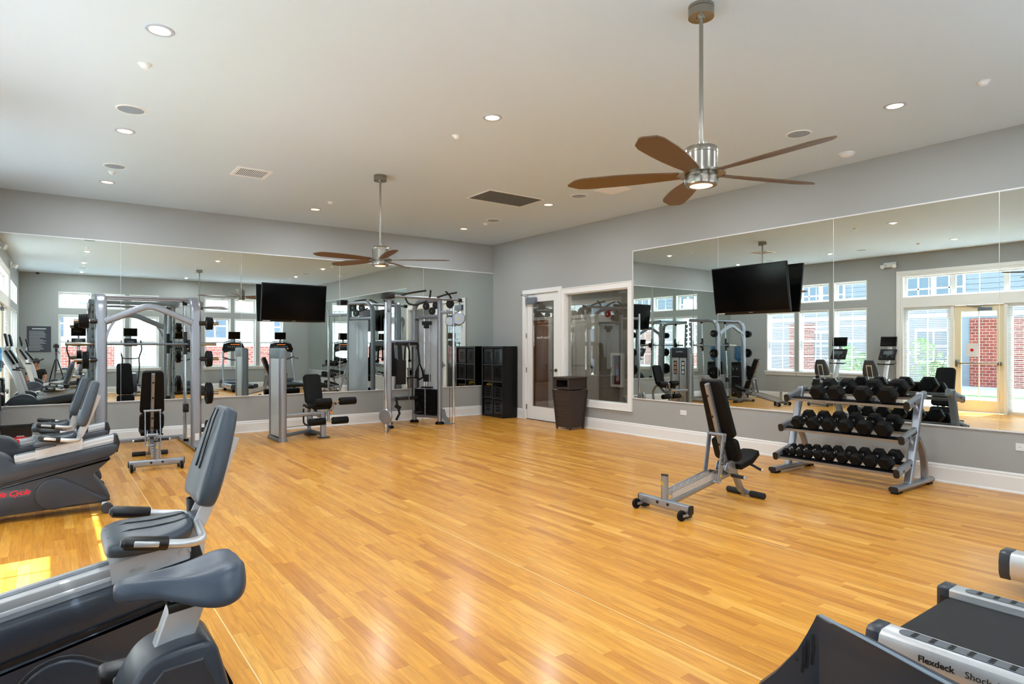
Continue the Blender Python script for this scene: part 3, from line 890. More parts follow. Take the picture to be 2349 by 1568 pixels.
def vent(x0, x1, y0, y1, label, n, along, fr, slatm, dark, sw=0.55):
    t = thing('ceiling_vent', label, 'vent', ((x0+x1)/2, (y0+y1)/2, H), group='ceiling vents')
    w, h = (x1 - x0) / 2, (y1 - y0) / 2
    b = MB()
    b.bb((-w, -h, -0.01), (w, -h + fr, 0)); b.bb((-w, h - fr, -0.01), (w, h, 0)); b.bb((-w, -h + fr, -0.01), (-w + fr, h - fr, 0)); b.bb((w - fr, -h + fr, -0.01), (w, h - fr, 0))
    b.build('vent_frame', M_TRIM, t)
    b = MB(); b.bb((-w + fr, -h + fr, -0.002), (w - fr, h - fr, -0.0005)); b.build('vent_back', dark, t)
    for i in range(n):
        b = MB()
        f = (i + 0.5) / n
        if along == 'y':
            xx = -w + fr + f * 2 * (w - fr); p = 2 * (w - fr) / n
            b.box((xx, 0, -0.006), (p * sw, 2 * (h - fr), 0.004), (0, 0.3, 0))
        else:
            yy = -h + fr + f * 2 * (h - fr); p = 2 * (h - fr) / n
            b.box((0, yy, -0.006), (2 * (w - fr), p * sw, 0.004), (0.3, 0, 0))
        b.build('slat', slatm, t)
vent(1.87, 2.29, 8.26, 8.70, 'white slatted ceiling vent near the left mirror wall', 15, 'y', 0.035, M_TRIM, M_DARKIN, 0.42)
vent(5.03, 6.03, 7.37, 7.98, 'large dark grey return air grille between the fans and corridor', 24, 'y', 0.02, mat('grille_grey', (92, 98, 100), 0.6), M_DARKIN, 0.7)
vent(6.27, 6.62, 6.12, 6.53, 'small pale square ceiling vent beside the sprinkler', 10, 'y', 0.03, M_WHITEP, mat('vent_grey', (170, 176, 180), 0.7), 0.6)

def fan(x, y, rz, label):
    t = thing('ceiling_fan', label, 'ceiling fan', (x, y, H), rz, 'ceiling fans')
    b = MB(); b.lathe([(0.083, 0), (0.083, -0.02), (0.080, -0.022), (0.083, -0.024), (0.083, -0.075), (0.03, -0.078), (0.03, -0.09)], seg=32); b.build('canopy', M_NICKEL, t)
    b = MB(); b.cyl((0, 0, -0.06), (0, 0, -0.92), 0.0135, seg=16); b.build('downrod', M_NICKEL, t)
    b = MB(); b.lathe([(0.035, -0.895), (0.035, -0.925), (0.10, -0.93), (0.107, -0.94), (0.107, -0.968), (0.105, -0.97), (0.107, -0.972), (0.107, -1.085), (0.10, -1.09)], seg=36); b.build('motor_housing', M_NICKEL, t)
    b = MB(); b.lathe([(0.10, -1.09), (0.155, -1.094), (0.155, -1.108), (0.10, -1.112)], seg=36); b.build('blade_ring', M_NICKEL, t)
    b = MB(); b.lathe([(0.10, -1.112), (0.10, -1.12), (0.107, -1.124), (0.107, -1.165), (0.10, -1.178), (0.086, -1.18)], seg=36); lk = b.build('light_kit', M_NICKEL, t)
    b = MB(); b.lathe([(0.086, -1.176), (0.06, -1.184), (0.005, -1.186)], seg=30); b.build('light_lens', M_LAMP, lk)
    for k in range(5):
        a = 2 * PI * k / 5
        b = MB()
        n = 12; top, bot = [], []
        for i in range(n + 1):
            f = i / n
            rr = 0.14 + f * 0.76
            wl = 0.045 + 0.045 * math.sin(min(1, f * 1.6) * PI / 2)
            wr = 0.045 + 0.03 * math.sin(min(1, f * 1.6) * PI / 2)
            if f > 0.8:
                q = math.sqrt(max(0.0, 1 - ((f - 0.8) / 0.2) ** 2)); wl *= max(0.1, q); wr *= max(0.1, q)
            top.append((rr, wl)); bot.append((rr, -wr))
        b.prism(top + bot[::-1], 'z', -0.004, 0.004)
        b.xform(Matrix.Rotation(a, 4, 'Z') @ Matrix.Translation((0, 0, -1.101)) @ Matrix.Rotation(R(11), 4, 'X'))
        bl = b.build('blade', M_BLADE, t)
        b = MB(); b.prism([(0.11, -0.02), (0.22, -0.028), (0.22, 0.028), (0.11, 0.02)], 'z', 0.004, 0.008)
        b.xform(Matrix.Rotation(a, 4, 'Z') @ Matrix.Translation((0, 0, -1.101)) @ Matrix.Rotation(R(11), 4, 'X')); b.build('blade_iron', M_NICKEL, bl)
    d = bpy.data.lights.new('fan_lamp', 'AREA'); d.shape = 'DISK'; d.size = 0.06; d.energy = 12; d.color = (1.0, 0.96, 0.92)
    o = bpy.data.objects.new('fan_lamp', d); o.location = (0, 0, -1.192); COL.objects.link(o); o.parent = t
fan(3.44, 2.58, R(-20), 'brushed nickel ceiling fan with brown blades nearer the dumbbell rack')
fan(3.47, 7.62, R(-33), 'brushed nickel ceiling fan with brown blades nearer the smith machine')

# wall fixtures
def outlet(x, y, z, rz, label):
    t = thing('wall_socket', label, 'socket', (x, y, z), rz, 'wall sockets')
    b = MB(); b.bb((-0.06, -0.006, -0.037), (0.06, 0, 0.037), 0.002, 1); b.build('cover_plate', M_WHITEP, t)
    for sx in (-0.026, 0.026):
        b = MB(); b.cyl((sx, -0.008, 0), (sx, -0.006, 0), 0.017, seg=14); r_ = b.build('receptacle', M_TRIM, t)
        b = MB(); b.bb((sx - 0.008, -0.0085, -0.006), (sx - 0.005, -0.008, 0.006)); b.bb((sx + 0.005, -0.0085, -0.006), (sx + 0.008, -0.008, 0.006)); b.build('slots', M_PLAST, r_)
outlet(XM, 6.225, 0.46, R(-90), 'white wall socket below the mirror beside the corridor window')
outlet(XM, 2.03, 0.467, R(-90), 'white wall socket below the mirror past the dumbbell rack')
outlet(3.3, YS, 0.45, R(180), 'white wall socket on the back wall between window groups')
outlet(XW, 10.6, 0.45, R(90), 'white wall socket beside the water cooler')
def emergency(y, label):
    t = thing('emergency_light', label, 'emergency light', (XW, y, 3.48), R(90), 'emergency lights')
    b = MB(); b.bb((-0.14, -0.06, -0.06), (0.14, 0, 0.06), 0.012); b.build('battery_box', M_WHITEP, t)
    for sx in (-0.1, 0.1):
        b = MB(); b.cyl((sx, -0.05, 0.0), (sx * 1.4, -0.14, -0.05), 0.035, 0.05, 14); b.build('lamp_head', M_WHITEP, t)
emergency(6.9, 'white twin head emergency light over the exit door group')
emergency(3.2, 'white twin head emergency light nearer the back wall')
t = thing('dome_camera', 'small black dome camera on the ceiling in the back corner', 'camera', (-0.45, -0.7, H))
b = MB(); b.lathe([(0.06, 0), (0.06, -0.02), (0.05, -0.024)], seg=18); b.build('dome_base', M_WHITEP, t)
b = MB(); b.lathe([(0.048, -0.024), (0.04, -0.05), (0.02, -0.066), (0.004, -0.07)], seg=18); b.build('dome', M_SCREEN, t)
# ---------------------------------------------------------------- adjustable bench (local +x from wheel beam to seat)
def rod(name, p0, p1, r, m, parent, seg=14, r2=None):
    b = MB(); b.cyl(p0, p1, r, r2, seg); return b.build(name, m, parent)
def make_bench(name, label, loc, rz, group):
    t = thing(name, label, 'bench', loc, rz, group)
    b = MB(); b.sweep([(0.03, -0.29, 0.085), (0.03, 0.29, 0.085)], rrect(0.055, 0.075, 0.012)); bm_ = b.build('wheel_beam', M_SILV, t)
    for sy in (-1, 1):
        b = MB(); b.sweep([(0.03, sy * 0.288, 0.085), (0.03, sy * 0.298, 0.085)], rrect(0.057, 0.077, 0.014)); b.build('end_cap', M_PLAST, bm_)
        b = MB(); b.cyl((-0.002, sy * 0.06, 0.09), (0.004, sy * 0.06, 0.09), 0.014, seg=12); b.build('bolt_cover', M_PLAST, bm_)
        b = MB(); b.bb((0.0, sy * 0.245 - 0.025, 0.012), (0.075, sy * 0.245 + 0.025, 0.046), 0.004); b.build('foot_pad', M_PLAST, t)
        b = MB(); b.lathe([(0.018, -0.014), (0.042, -0.014), (0.046, -0.008), (0.046, 0.008), (0.042, 0.014), (0.018, 0.014)], (-0.055, sy * 0.262, 0.046), 18, (0, 1, 0)); w = b.build('wheel', M_RUBBER, t)
        b = MB(); b.bb((-0.06, sy * 0.262 - 0.024, 0.036), (0.01, sy * 0.262 - 0.017, 0.058)); b.bb((-0.06, sy * 0.262 + 0.017, 0.036), (0.01, sy * 0.262 + 0.024, 0.058)); b.build('wheel_fork', M_SILV, w)
    b = MB(); b.sweep([(0.03, 0, 0.1), (0.03, 0, 0.335)], ell(0.038, 0.026, 16), (1, 0, 0)); p = b.build('front_post', M_SILV, t)
    b = MB(); b.sweep([(0.03, 0, 0.333), (0.03, 0, 0.343)], ell(0.038, 0.026, 16), (1, 0, 0)); b.build('post_cap', M_PLAST, p)
    sticker(t, (0.0015, -0.0, 0.27), (0, -1, 0), (0, 0, 1), 0.017)
    b = MB(); b.sweep([(0.05, 0, 0.075), (1.03, 0, 0.275)], rrect(0.05, 0.055, 0.018), (0, 0, 1)); b.build('spine', M_SILV, t)
    # ladder: two slotted plates
    for sy in (-0.045, 0.045):
        b = MB()
        n = 6
        dx, dz = 0.56, 0.11
        pts_t, pts_b = [], []
        top = [(0.075, 0.185)]
        for i in range(n):
            f0 = (i + 0.45) / n; f1 = (i + 0.6) / n
            x0, z0 = 0.075 + dx * f0, 0.185 + dz * f0; x1, z1 = 0.075 + dx * f1, 0.185 + dz * f1
            top += [(x0, z0), (x0 - 0.022, z0 - 0.028), (x1 - 0.022, z1 - 0.03), (x1, z1)]
        top += [(0.665, 0.29), (0.70, 0.27), (0.69, 0.24), (0.075, 0.128)]
        b.prism(top, 'y', sy - 0.003, sy + 0.003); b.build('ladder_plate', M_ALU, t)
        b = MB(); b.tube([(0.075, sy, 0.19), (0.63, sy, 0.30), (0.69, sy, 0.305), (0.70, sy, 0.26)], 0.006, 6, fil=0.03); b.build('ladder_guard', M_SILV, t)
    for i in range(5):
        f = (i + 0.5) / 5
        rod('ladder_rung', (0.1 + 0.52 * f, -0.05, 0.135 + 0.10 * f), (0.1 + 0.52 * f, 0.05, 0.135 + 0.10 * f), 0.006, M_ALU, t, 8)
    # strut arms and back tube
    for sy in (-1, 1):
        b = MB(); b.sweep([(0.675, sy * 0.085, 0.20), (0.755, sy * 0.085, 0.655)], rrect(0.055, 0.012, 0.004), (0, 1, 0)); a = b.build('strut_arm', M_SILV, t)
        if sy < 0:
            ax = Vector((0.08, 0, 0.455)).normalized(); up = Vector((-ax.z, 0, ax.x))
            text('maker_lettering', 'LifeFitness', 0.052, M_BLK, frameM(Vector((0.712, sy * 0.085 - 0.0065, 0.36)), ax, up), a, bold=0.001, shear=0.25)
    rod('pivot_bar', (0.752, -0.10, 0.645), (0.752, 0.10, 0.645), 0.017, M_SILV, t)
    rod('ladder_pin', (0.677, -0.10, 0.205), (0.677, 0.10, 0.205), 0.01, M_ALU, t)
    bt = Vector((0.895, 0, 0.33)); tp = Vector((0.612, 0, 1.13))
    ax = (tp - bt).normalized(); nrm = Vector((ax.z, 0, -ax.x))          # nrm points to the user's side (+x)
    b = MB(); b.sweep([bt, tp], ell(0.036, 0.022, 16), (0, 1, 0)); bt_o = b.build('back_tube', M_SILV, t)
    for f in (0.12, 0.28, 0.62, 0.87):
        c = bt.lerp(tp, f) - nrm * 0.0355
        b = MB(); b.cyl(c + nrm * 0.002, c - nrm * 0.003, 0.013, seg=12); b.build('bolt_cover', M_PLAST, bt_o)
    def pad(nm, c0, length, wid0, wid1, thick, off):
        # pad lying along the back tube
        b = MB()
        pl = [(-wid0/2, 0), (wid0/2, 0), (wid1/2, length), (-wid1/2, length)]
        pl = [(p.x, p.y) for p in fillet([Vector((x, y, 0)) for x, y in [((pl[0][0]+pl[1][0])/2, 0)] + pl[1:] + pl[:1] + [((pl[0][0]+pl[1][0])/2, 0)]], 0.05, 4)][:-1]
        b.prism(pl, 'z', 0, thick, 0.014, 3)
        M = Matrix((Vector((0, -1, 0)), ax, nrm)).transposed().to_4x4(); M.translation = c0 + nrm * off
        b.xform(M); return b.build(nm, M_VINYL, t)
    pad('back_pad', bt.lerp(tp, 0.33), 0.585, 0.285, 0.24, 0.062, 0.026)
    pad('lumbar_pad', bt.lerp(tp, 0.045), 0.225, 0.285, 0.285, 0.06, 0.030)
    # seat
    b = MB()
    pl = [(0.95, -0.12), (1.12, -0.14), (1.30, -0.09), (1.315, 0), (1.30, 0.09), (1.12, 0.14), (0.95, 0.12)]
    b.prism(pl, 'z', -0.03, 0.03, 0.012, 3)
    b.xform(Matrix.Translation((1.13, 0, 0.375)) @ Matrix.Rotation(R(-17), 4, 'Y') @ Matrix.Translation((-1.13, 0, 0))); b.build('seat_pad', M_VINYL, t)
    b = MB(); b.sweep([(0.93, 0, 0.30), (1.22, 0, 0.365)], rrect(0.045, 0.03, 0.008)); b.build('seat_support', M_SILV, t)
    for sy in (-1, 1):
        b = MB(); b.prism([(0.80, 0.30), (0.90, 0.245), (1.0, 0.275), (0.985, 0.345), (0.90, 0.385), (0.83, 0.37)], 'y', sy * 0.055 - 0.004, sy * 0.055 + 0.004); b.build('hinge_plate', M_SILV, t)
    b = MB(); b.sweep([(0.86, -0.075, 0.315), (0.86, 0.075, 0.315)], rrect(0.06, 0.05, 0.02)); b.build('hinge_tube', M_SILV, t)
    for sy in (-1, 1):
        o = rod('peg', (0.90, sy * 0.06, 0.245), (0.90, sy * 0.20, 0.245), 0.017, M_GRIPS, t, 12); rod('peg_tip', (0.90, sy * 0.20, 0.245), (0.90, sy * 0.218, 0.245), 0.0175, M_ALU, o, 12)
    o = rod('seat_pin', (1.19, -0.02, 0.335), (1.24, -0.15, 0.27), 0.013, M_GRIPS, t, 10); rod('peg_tip', (1.24, -0.15, 0.27), (1.243, -0.158, 0.266), 0.014, M_ALU, o, 10)
    sticker(t, (0.695, -0.092, 0.27), (1, 0, 0.1), (-0.1, 0, 1), 0.015)
    # rear leg and bar
    b = MB(); b.sweep(fillet([(1.0, 0, 0.275), (1.06, 0, 0.18), (1.12, 0, 0.07), (1.19, 0, 0.035)], 0.08), rrect(0.05, 0.06, 0.012), (0, 1, 0)); b.build('rear_leg', M_SILV, t)
    rod('rear_bar', (1.20, -0.06, 0.032), (1.20, 0.06, 0.032), 0.022, M_SILV, t)
    for sy in (-1, 1):
        b = MB(); b.lathe([(0.026, 0.0), (0.03, 0.006), (0.03, 0.15), (0.025, 0.157), (0.008, 0.158)], (1.20, sy * 0.055, 0.031), 14, (0, sy, 0)); b.build('foot_roller', M_GRIPS, t)
    return t
make_bench('adjustable_bench', 'upright black adjustable bench standing alone on the open floor', (4.37, 3.69, 0), R(-2), 'adjustable benches')
make_bench('adjustable_bench', 'black adjustable bench set inside the smith machine', (1.03, 8.60, 0), R(87), 'adjustable benches')

# ---------------------------------------------------------------- dumbbell rack
RK = thing('dumbbell_rack', 'silver three tier dumbbell rack in front of the right mirror', 'rack', (7.2, 3.46, 0))
Y0, Y1 = -0.665, 0.645
for yy in (Y0, Y1):
    b = MB(); b.sweep([(-0.40, yy, 0.045), (0.49, yy, 0.045)], rrect(0.09, 0.055, 0.025)); ft = b.build('base_foot', M_SILV, RK)
    for xx in (-0.402, 0.488):
        b = MB(); b.sweep([(xx - 0.004, yy, 0.045), (xx + 0.006, yy, 0.045)], rrect(0.091, 0.056, 0.026)); b.build('end_cap', M_PLAST, ft)
    for xx in (-0.33, 0.42):
        b = MB(); b.bb((xx - 0.05, yy - 0.035, 0), (xx + 0.05, yy + 0.035, 0.02)); b.build('rubber_foot', M_RUBBER, ft)
    b = MB(); b.sweep([(-0.06, yy, 0.06), (0.24, yy, 0.985)], rrect(0.055, 0.075, 0.012), (0, 1, 0)); b.build('upright', M_SILV, RK)
    b = MB(); b.sweep(fillet([(0.15, yy, 0.52), (0.30, yy, 0.36), (0.35, yy, 0.18), (0.35, yy, 0.06)], 0.14), rrect(0.04, 0.07, 0.012), (0, 1, 0)); b.build('rear_brace', M_SILV, RK)
TIERS = [((-0.30, 0.195), (0.03, 0.275)), ((-0.185, 0.52), (0.16, 0.605)), ((-0.06, 0.865), (0.34, 0.965))]
def tier_z(i, x):
    (xa, za), (xb, zb) = TIERS[i]
    return za + (zb - za) * (x - xa) / (xb - xa)
for i, ((xa, za), (xb, zb)) in enumerate(TIERS):
    for yy in (Y0, Y1):
        b = MB(); b.sweep([(xa - 0.03, yy, za), (xb, yy, zb)], rrect(0.055, 0.085, 0.02)); arm = b.build('tier_arm', M_SILV, RK)
        b = MB(); b.sweep([(xa - 0.042, yy, za - 0.003), (xa - 0.028, yy, za)], rrect(0.057, 0.087, 0.022)); b.build('end_cap', M_PLAST, arm)
        for f in (0.22, 0.75):
            s_ = -1 if yy < 0 else 1
            b = MB(); xx = xa + (xb - xa) * f; zz = za + (zb - za) * f; b.cyl((xx, yy + s_ * 0.024, zz), (xx, yy + s_ * 0.031, zz), 0.013, seg=10); b.build('bolt_cover', M_PLAST, arm)
        if i == 1 and yy < 0:
            d = Vector((xb - xa, 0, zb - za)).normalized()
            text('maker_lettering', 'LifeFitness', 0.03, M_BLK, frameM(Vector((xa + 0.14, yy - 0.029, za + 0.03)), d, Vector((-d.z, 0, d.x))), arm, bold=0.0006, shear=0.25)
    sl = math.atan2(zb - za, xb - xa)
    for f, nm in ((0.14, 'front_rail'), (0.84, 'rear_rail')):
        xx = xa + (xb - xa) * f; zz = za + (zb - za) * f
        b = MB(); b.box((xx, (Y0 + Y1) / 2, zz - 0.012), (0.085, Y1 - Y0, 0.006), (0, -sl, 0)); b.box((xx - 0.043 * math.cos(sl), (Y0+Y1)/2, zz - 0.02 - 0.043*math.sin(sl)), (0.006, Y1 - Y0, 0.026), (0, -sl, 0))
        r_ = b.build(nm, M_SILV, RK)
        b = MB(); b.box((xx + 0.003, (Y0 + Y1) / 2, zz - 0.006), (0.075, Y1 - Y0 - 0.06, 0.006), (0, -sl, 0)); b.build('rubber_strip', M_RUBBER, r_)

# ---------------------------------------------------------------- hex dumbbells
def hexpoly(rad): return [(rad * math.cos(R(60 * k)), rad * math.sin(R(60 * k))) for k in range(6)]
def dumbbell(tier, yw, rad, hl, label, span):
    (xa, za), (xb, zb) = TIERS[tier]
    sl = math.atan2(zb - za, xb - xa)
    L = span / 2
    t = thing('hex_dumbbell', label, 'dumbbell', (0, 0, 0), 0, 'hex dumbbells on the rack')
    xc = (xa + xb) / 2 - 0.005 - (0.012 if tier == 2 else 0)
    z = tier_z(tier, xc) - 0.003 + rad * 0.866 / math.cos(sl)
    t.location = (7.2 + xc, yw, z); t.rotation_euler = (0, -sl, 0)
    for s_ in (-1, 1):
        b = MB()
        a0, a1 = s_ * (L - hl), s_ * L
        # head: hexagonal drum, chamfered at both ends
        rings = [[(x, p[0] * k, p[1] * k) for p in hexpoly(rad)] for x, k in ((a0, 0.72), (a0 + s_ * hl * 0.16, 1.0), (a1 - s_ * hl * 0.16, 1.0), (a1, 0.74))]
        b.loft(rings); b.build('dumbbell_head', M_RUBBER, t, sharp=0.3)
    b = MB(); g = L - hl
    b.lathe([(0.013, -g - 0.01), (0.020, -g), (0.020, -g + 0.012), (0.0135, -g + 0.022), (0.0165, 0), (0.0135, g - 0.022), (0.020, g - 0.012), (0.020, g), (0.013, g + 0.01)], seg=12, axis=(1, 0, 0)); b.build('handle', M_CHROME, t)
ordn = ['first', 'second', 'third', 'fourth', 'fifth', 'sixth', 'seventh', 'eighth', 'ninth', 'tenth']
for i, (yy, rd) in enumerate(((3.765, .088), (3.555, .092), (3.263, .097), (3.01, .102))):
    dumbbell(2, yy, rd, 0.115, 'large black hex dumbbell, %s from the corridor end of the top tier' % ordn[i], 0.40)
for i, (yy, rd) in enumerate(((3.936, .075), (3.754, .077), (3.576, .081), (3.391, .083), (3.19, .087), (2.995, .090))):
    dumbbell(1, yy, rd, 0.10, 'medium black hex dumbbell, %s from the corridor end of the middle tier' % ordn[i], 0.35)
for i, (yy, rd) in enumerate(((4.035, .040), (3.951, .041), (3.861, .048), (3.758, .051), (3.641, .056), (3.518, .060), (3.374, .066), (3.23, .069), (3.084, .073), (2.927, .078))):
    dumbbell(0, yy, rd, 0.062 + 0.0035 * i, 'small black hex dumbbell, %s from the corridor end of the bottom tier' % ordn[i], 0.235 + 0.0075 * i)

# ---------------------------------------------------------------- smith machine
SM = thing('smith_machine', 'silver smith machine with arched beam in front of the left mirror', 'smith machine', (1.115, 10.45, 0))
def plate(x, y, z, rad, th, label, big=False):
    t = thing('weight_plate', label, 'weight plate', (x, y, z), 0, 'weight plates on the smith machine')
    b = MB(); b.lathe([(0.026, -th/2), (rad*0.35, -th/2), (rad*0.4, -th*0.3), (rad*0.78, -th*0.3), (rad*0.84, -th/2), (rad*0.97, -th/2), (rad, -th*0.3), (rad, th*0.3), (rad*0.97, th/2), (rad*0.84, th/2), (rad*0.78, th*0.3), (rad*0.4, th*0.3), (rad*0.35, th/2), (0.026, th/2)], (0, 0, 0), 28, (1, 0, 0)); b.build('plate_disc', M_RUBBER, t)
    b = MB(); b.lathe([(0.0265, -th/2 - 0.001), (0.034, -th/2 - 0.001), (0.034, th/2 + 0.001), (0.0265, th/2 + 0.001)], (0, 0, 0), 18, (1, 0, 0)); b.build('hub_ring', M_NICKEL, t)
hz = [1.815, 1.30, 0.80, 0.275]
HORN_R = [0.094, 0.118, 0.158, 0.135]
for s_ in (-1, 1):
    xp = s_ * 0.573
    yp = -0.48
    # main round-cornered post bending back at the top
    b = MB(); b.sweep(fillet([(xp, yp, 0.05), (xp, yp + 0.03, 1.2), (xp, yp + 0.05, 2.15), (xp, 0.42, 2.19)], 0.22, 8), rrect(0.085, 0.14, 0.035, 4), (1, 0, 0)); mp_ = b.build('main_post', M_SILV, SM)
    # foot
    b = MB(); b.sweep([(xp, -0.74, 0.035), (xp, 0.83, 0.035)], rrect(0.11, 0.06, 0.02)); ft = b.build('base_foot', M_SILV, SM)
    for yy in (-0.745, 0.825):
        b = MB(); b.sweep([(xp, yy, 0.035), (xp, yy + 0.012, 0.035)], rrect(0.112, 0.062, 0.022)); b.build('end_cap', M_PLAST, ft)
    # notched rack post (leaning slightly)
    b = MB(); pol = []
    n = 14
    for i in range(n):
        z0 = 0.22 + i * 0.132
        yb = 0.36 + z0 * 0.03
        pol += [(yb + 0.055, z0), (yb + 0.055, z0 + 0.06), (yb + 0.015, z0 + 0.045), (yb + 0.005, z0 + 0.075), (yb + 0.055, z0 + 0.105)]
    outline = [(0.325, 0.05), (0.42, 0.05)] + pol + [(0.48, 2.12), (0.39, 2.14)]
    b.prism(outline, 'x', xp - 0.03, xp - 0.0, 0.0); b.build('notched_post', M_TEAL, SM)
    rod('guide_rod', (xp - s_ * 0.055, 0.0, 0.06), (xp - s_ * 0.055, 0.10, 2.17), 0.016, M_CHROME, SM, 14)
    b = MB(); b.cyl((xp - s_ * 0.055, -0.002, 0.065), (xp - s_ * 0.055, 0.0, 0.10), 0.036, seg=16); b.cyl((xp - s_ * 0.055, 0.098, 2.10), (xp - s_ * 0.055, 0.10, 2.16), 0.032, seg=16); b.build('rod_bumper', M_RUBBER, SM)
    b = MB(); b.box((xp - s_ * 0.055, 0.026, 0.56), (0.075, 0.075, 0.13), None, 0.01); b.ball((xp - s_ * 0.055, -0.035, 0.56), 0.018); b.build('safety_stop', M_PLAST, SM)
    # gusset
    b = MB(); b.sweep(fillet([(xp - s_ * 0.04, yp + 0.012, 1.48), (xp - s_ * 0.075, yp + 0.012, 1.70), (xp - s_ * 0.20, yp + 0.012, 1.90)], 0.22, 8), rrect(0.03, 0.014, 0.003), (0, 1, 0)); b.build('gusset', M_SILV, SM)
    for i, z in enumerate(hz):
        y_ = yp + 0.02
        h = rod('plate_horn', (xp + s_ * 0.04, y_, z), (xp + s_ * 0.12, y_, z), 0.033, M_PLAST, SM, 16)
        rod('horn_sleeve', (xp + s_ * 0.12, y_, z), (xp + s_ * 0.30, y_, z), 0.0245, M_NICKEL, h, 16)
        npl = ((2, 2, 2, 2), (4, 2, 2, 2))[0 if s_ > 0 else 1][i]
        side = 'window side' if s_ < 0 else 'leg machine side'
        lvl = ('top', 'second', 'third', 'lowest')[i]
        if s_ > 0 and i == 0: npl = 3
        for k in range(npl):
            th = 0.034 if i else 0.026
            plate(1.115 + xp + s_ * (0.135 + (k + 0.5) * (th + 0.002)), 10.45 + y_, z, HORN_R[i] * (1 - 0.02 * k), th, 'black weight plate, %s one outwards on the %s horn, %s of smith machine' % (ordn[k], lvl, side))
b = MB(); b.sweep(fillet([(-0.53, -0.46, 1.82), (-0.07, -0.46, 2.03), (0.07, -0.46, 2.03), (0.53, -0.46, 1.82)], 0.07), rrect(0.085, 0.05, 0.015), (0, 1, 0)); b.build('arched_beam', M_SILV, SM)
b = MB(); b.cyl((-0.56, -0.30, 2.165), (0.56, -0.30, 2.165), 0.018); b.build('pull_up_bar', M_SILV, SM)
b = MB(); b.sweep([(-0.573, 0.42, 2.19), (0.573, 0.42, 2.19)], rrect(0.06, 0.06, 0.01)); b.build('rear_crossbar', M_SILV, SM)
b = MB(); b.sweep([(-0.573, 0.70, 0.05), (0.573, 0.70, 0.05)], rrect(0.06, 0.06, 0.01)); b.build('base_crossbar', M_SILV, SM)
br = MB(); br.cyl((-0.56, 0.03, 1.515), (0.56, 0.03, 1.515), 0.0155); br = br.build('sliding_bar', M_SILVD, SM)
for s_ in (-1, 1):
    rod('bar_sleeve', (s_ * 0.60, 0.03, 1.515), (s_ * 0.94, 0.03, 1.515), 0.0245, M_NICKEL, br, 16)
    b = MB(); b.box((s_ * 0.575, 0.05, 1.515), (0.07, 0.07, 0.13), None, 0.012); b.cyl((s_ * 0.518, 0.065, 1.36), (s_ * 0.518, 0.077, 1.70), 0.028); b.build('bar_carriage', M_PLAST, br)
    b = MB(); b.prism([(0.06, 1.50), (0.16, 1.50), (0.20, 1.56), (0.17, 1.54), (0.10, 1.54)], 'x', s_ * 0.545, s_ * 0.555); b.build('rack_hook', M_PLAST, br)
b = MB(); b.bb((0.545, -0.5525, 0.14), (0.60, -0.551, 0.24)); b.build('safety_placard', M_WHITEP, SM)
b = text('maker_lettering', 'LifeFitness', 0.07, M_BLK, frameM((0.5715 - 0.045, 0.36, 1.35), (0, 0.03, 1), (0, 1, 0)), SM, bold=0.001, shear=0.2)
# ---------------------------------------------------------------- seated leg machine
LM = thing('leg_curl_machine', 'seated leg curl machine with grey weight tower and black rollers', 'leg machine', (3.2, 10.25, 0))
ox, oy = -3.2, -10.25
def q(x, y, z): return (x + ox, y + oy, z)
# weight tower
for yy in (9.96, 10.50):
    b = MB(); b.sweep([q(2.905, yy, 0.0), q(2.905, yy, 1.43)], rrect(0.115, 0.115, 0.055, 4), (0, 1, 0)); b.build('tower_post', M_SILV, LM)
b = MB(); b.sweep([q(2.868, 10.02, 0.75), q(2.868, 10.44, 0.75)], rrect(0.02, 1.36, 0.005)); b.build('tower_rear_panel', mat('pale_grey_panel', (196, 208, 214), 0.35), LM)
for y0, y1 in ((10.015, 10.215), (10.245, 10.445)):
    b = MB(); b.bb(q(2.945, y0, 0.06), q(2.965, y1, 1.20), 0.006); b.build('tower_shroud', M_ALU, LM)
b = MB(); b.bb(q(2.93, 10.0, 1.20), q(2.972, 10.46, 1.44), 0.008); hd = b.build('tower_header', M_DKGREY, LM)
text('maker_lettering', 'LifeFitness', 0.05, M_WHITEP, frameM(q(2.9725, 10.11, 1.35), (0, 1, 0), (0, 0, 1)), hd, shear=0.2)
b = MB(); b.bb(q(2.845, 9.90, 1.29), q(2.94, 10.52, 1.455), 0.02, 3); b.build('tower_cap', mat('blue_grey_cap', (120, 140, 150), 0.4), LM)
for yy in (10.11, 10.35):
    b = MB(); b.bb(q(2.9655, yy - 0.05, 0.78), q(2.967, yy + 0.05, 1.12)); pl = b.build('instruction_placard', M_BLK, LM)
    b = MB()
    for k in range(3): b.bb(q(2.967, yy - 0.035, 0.80 + k * 0.105), q(2.9678, yy + 0.035, 0.88 + k * 0.105))
    b.build('placard_diagram', M_WHITEP if yy < 10.2 else mat('placard_tan', (200, 150, 120), 0.6), pl)
b = MB(); b.bb(q(2.83, 9.92, 0), q(2.97, 10.54, 0.05), 0.008); b.build('tower_base', M_SILVD, LM)
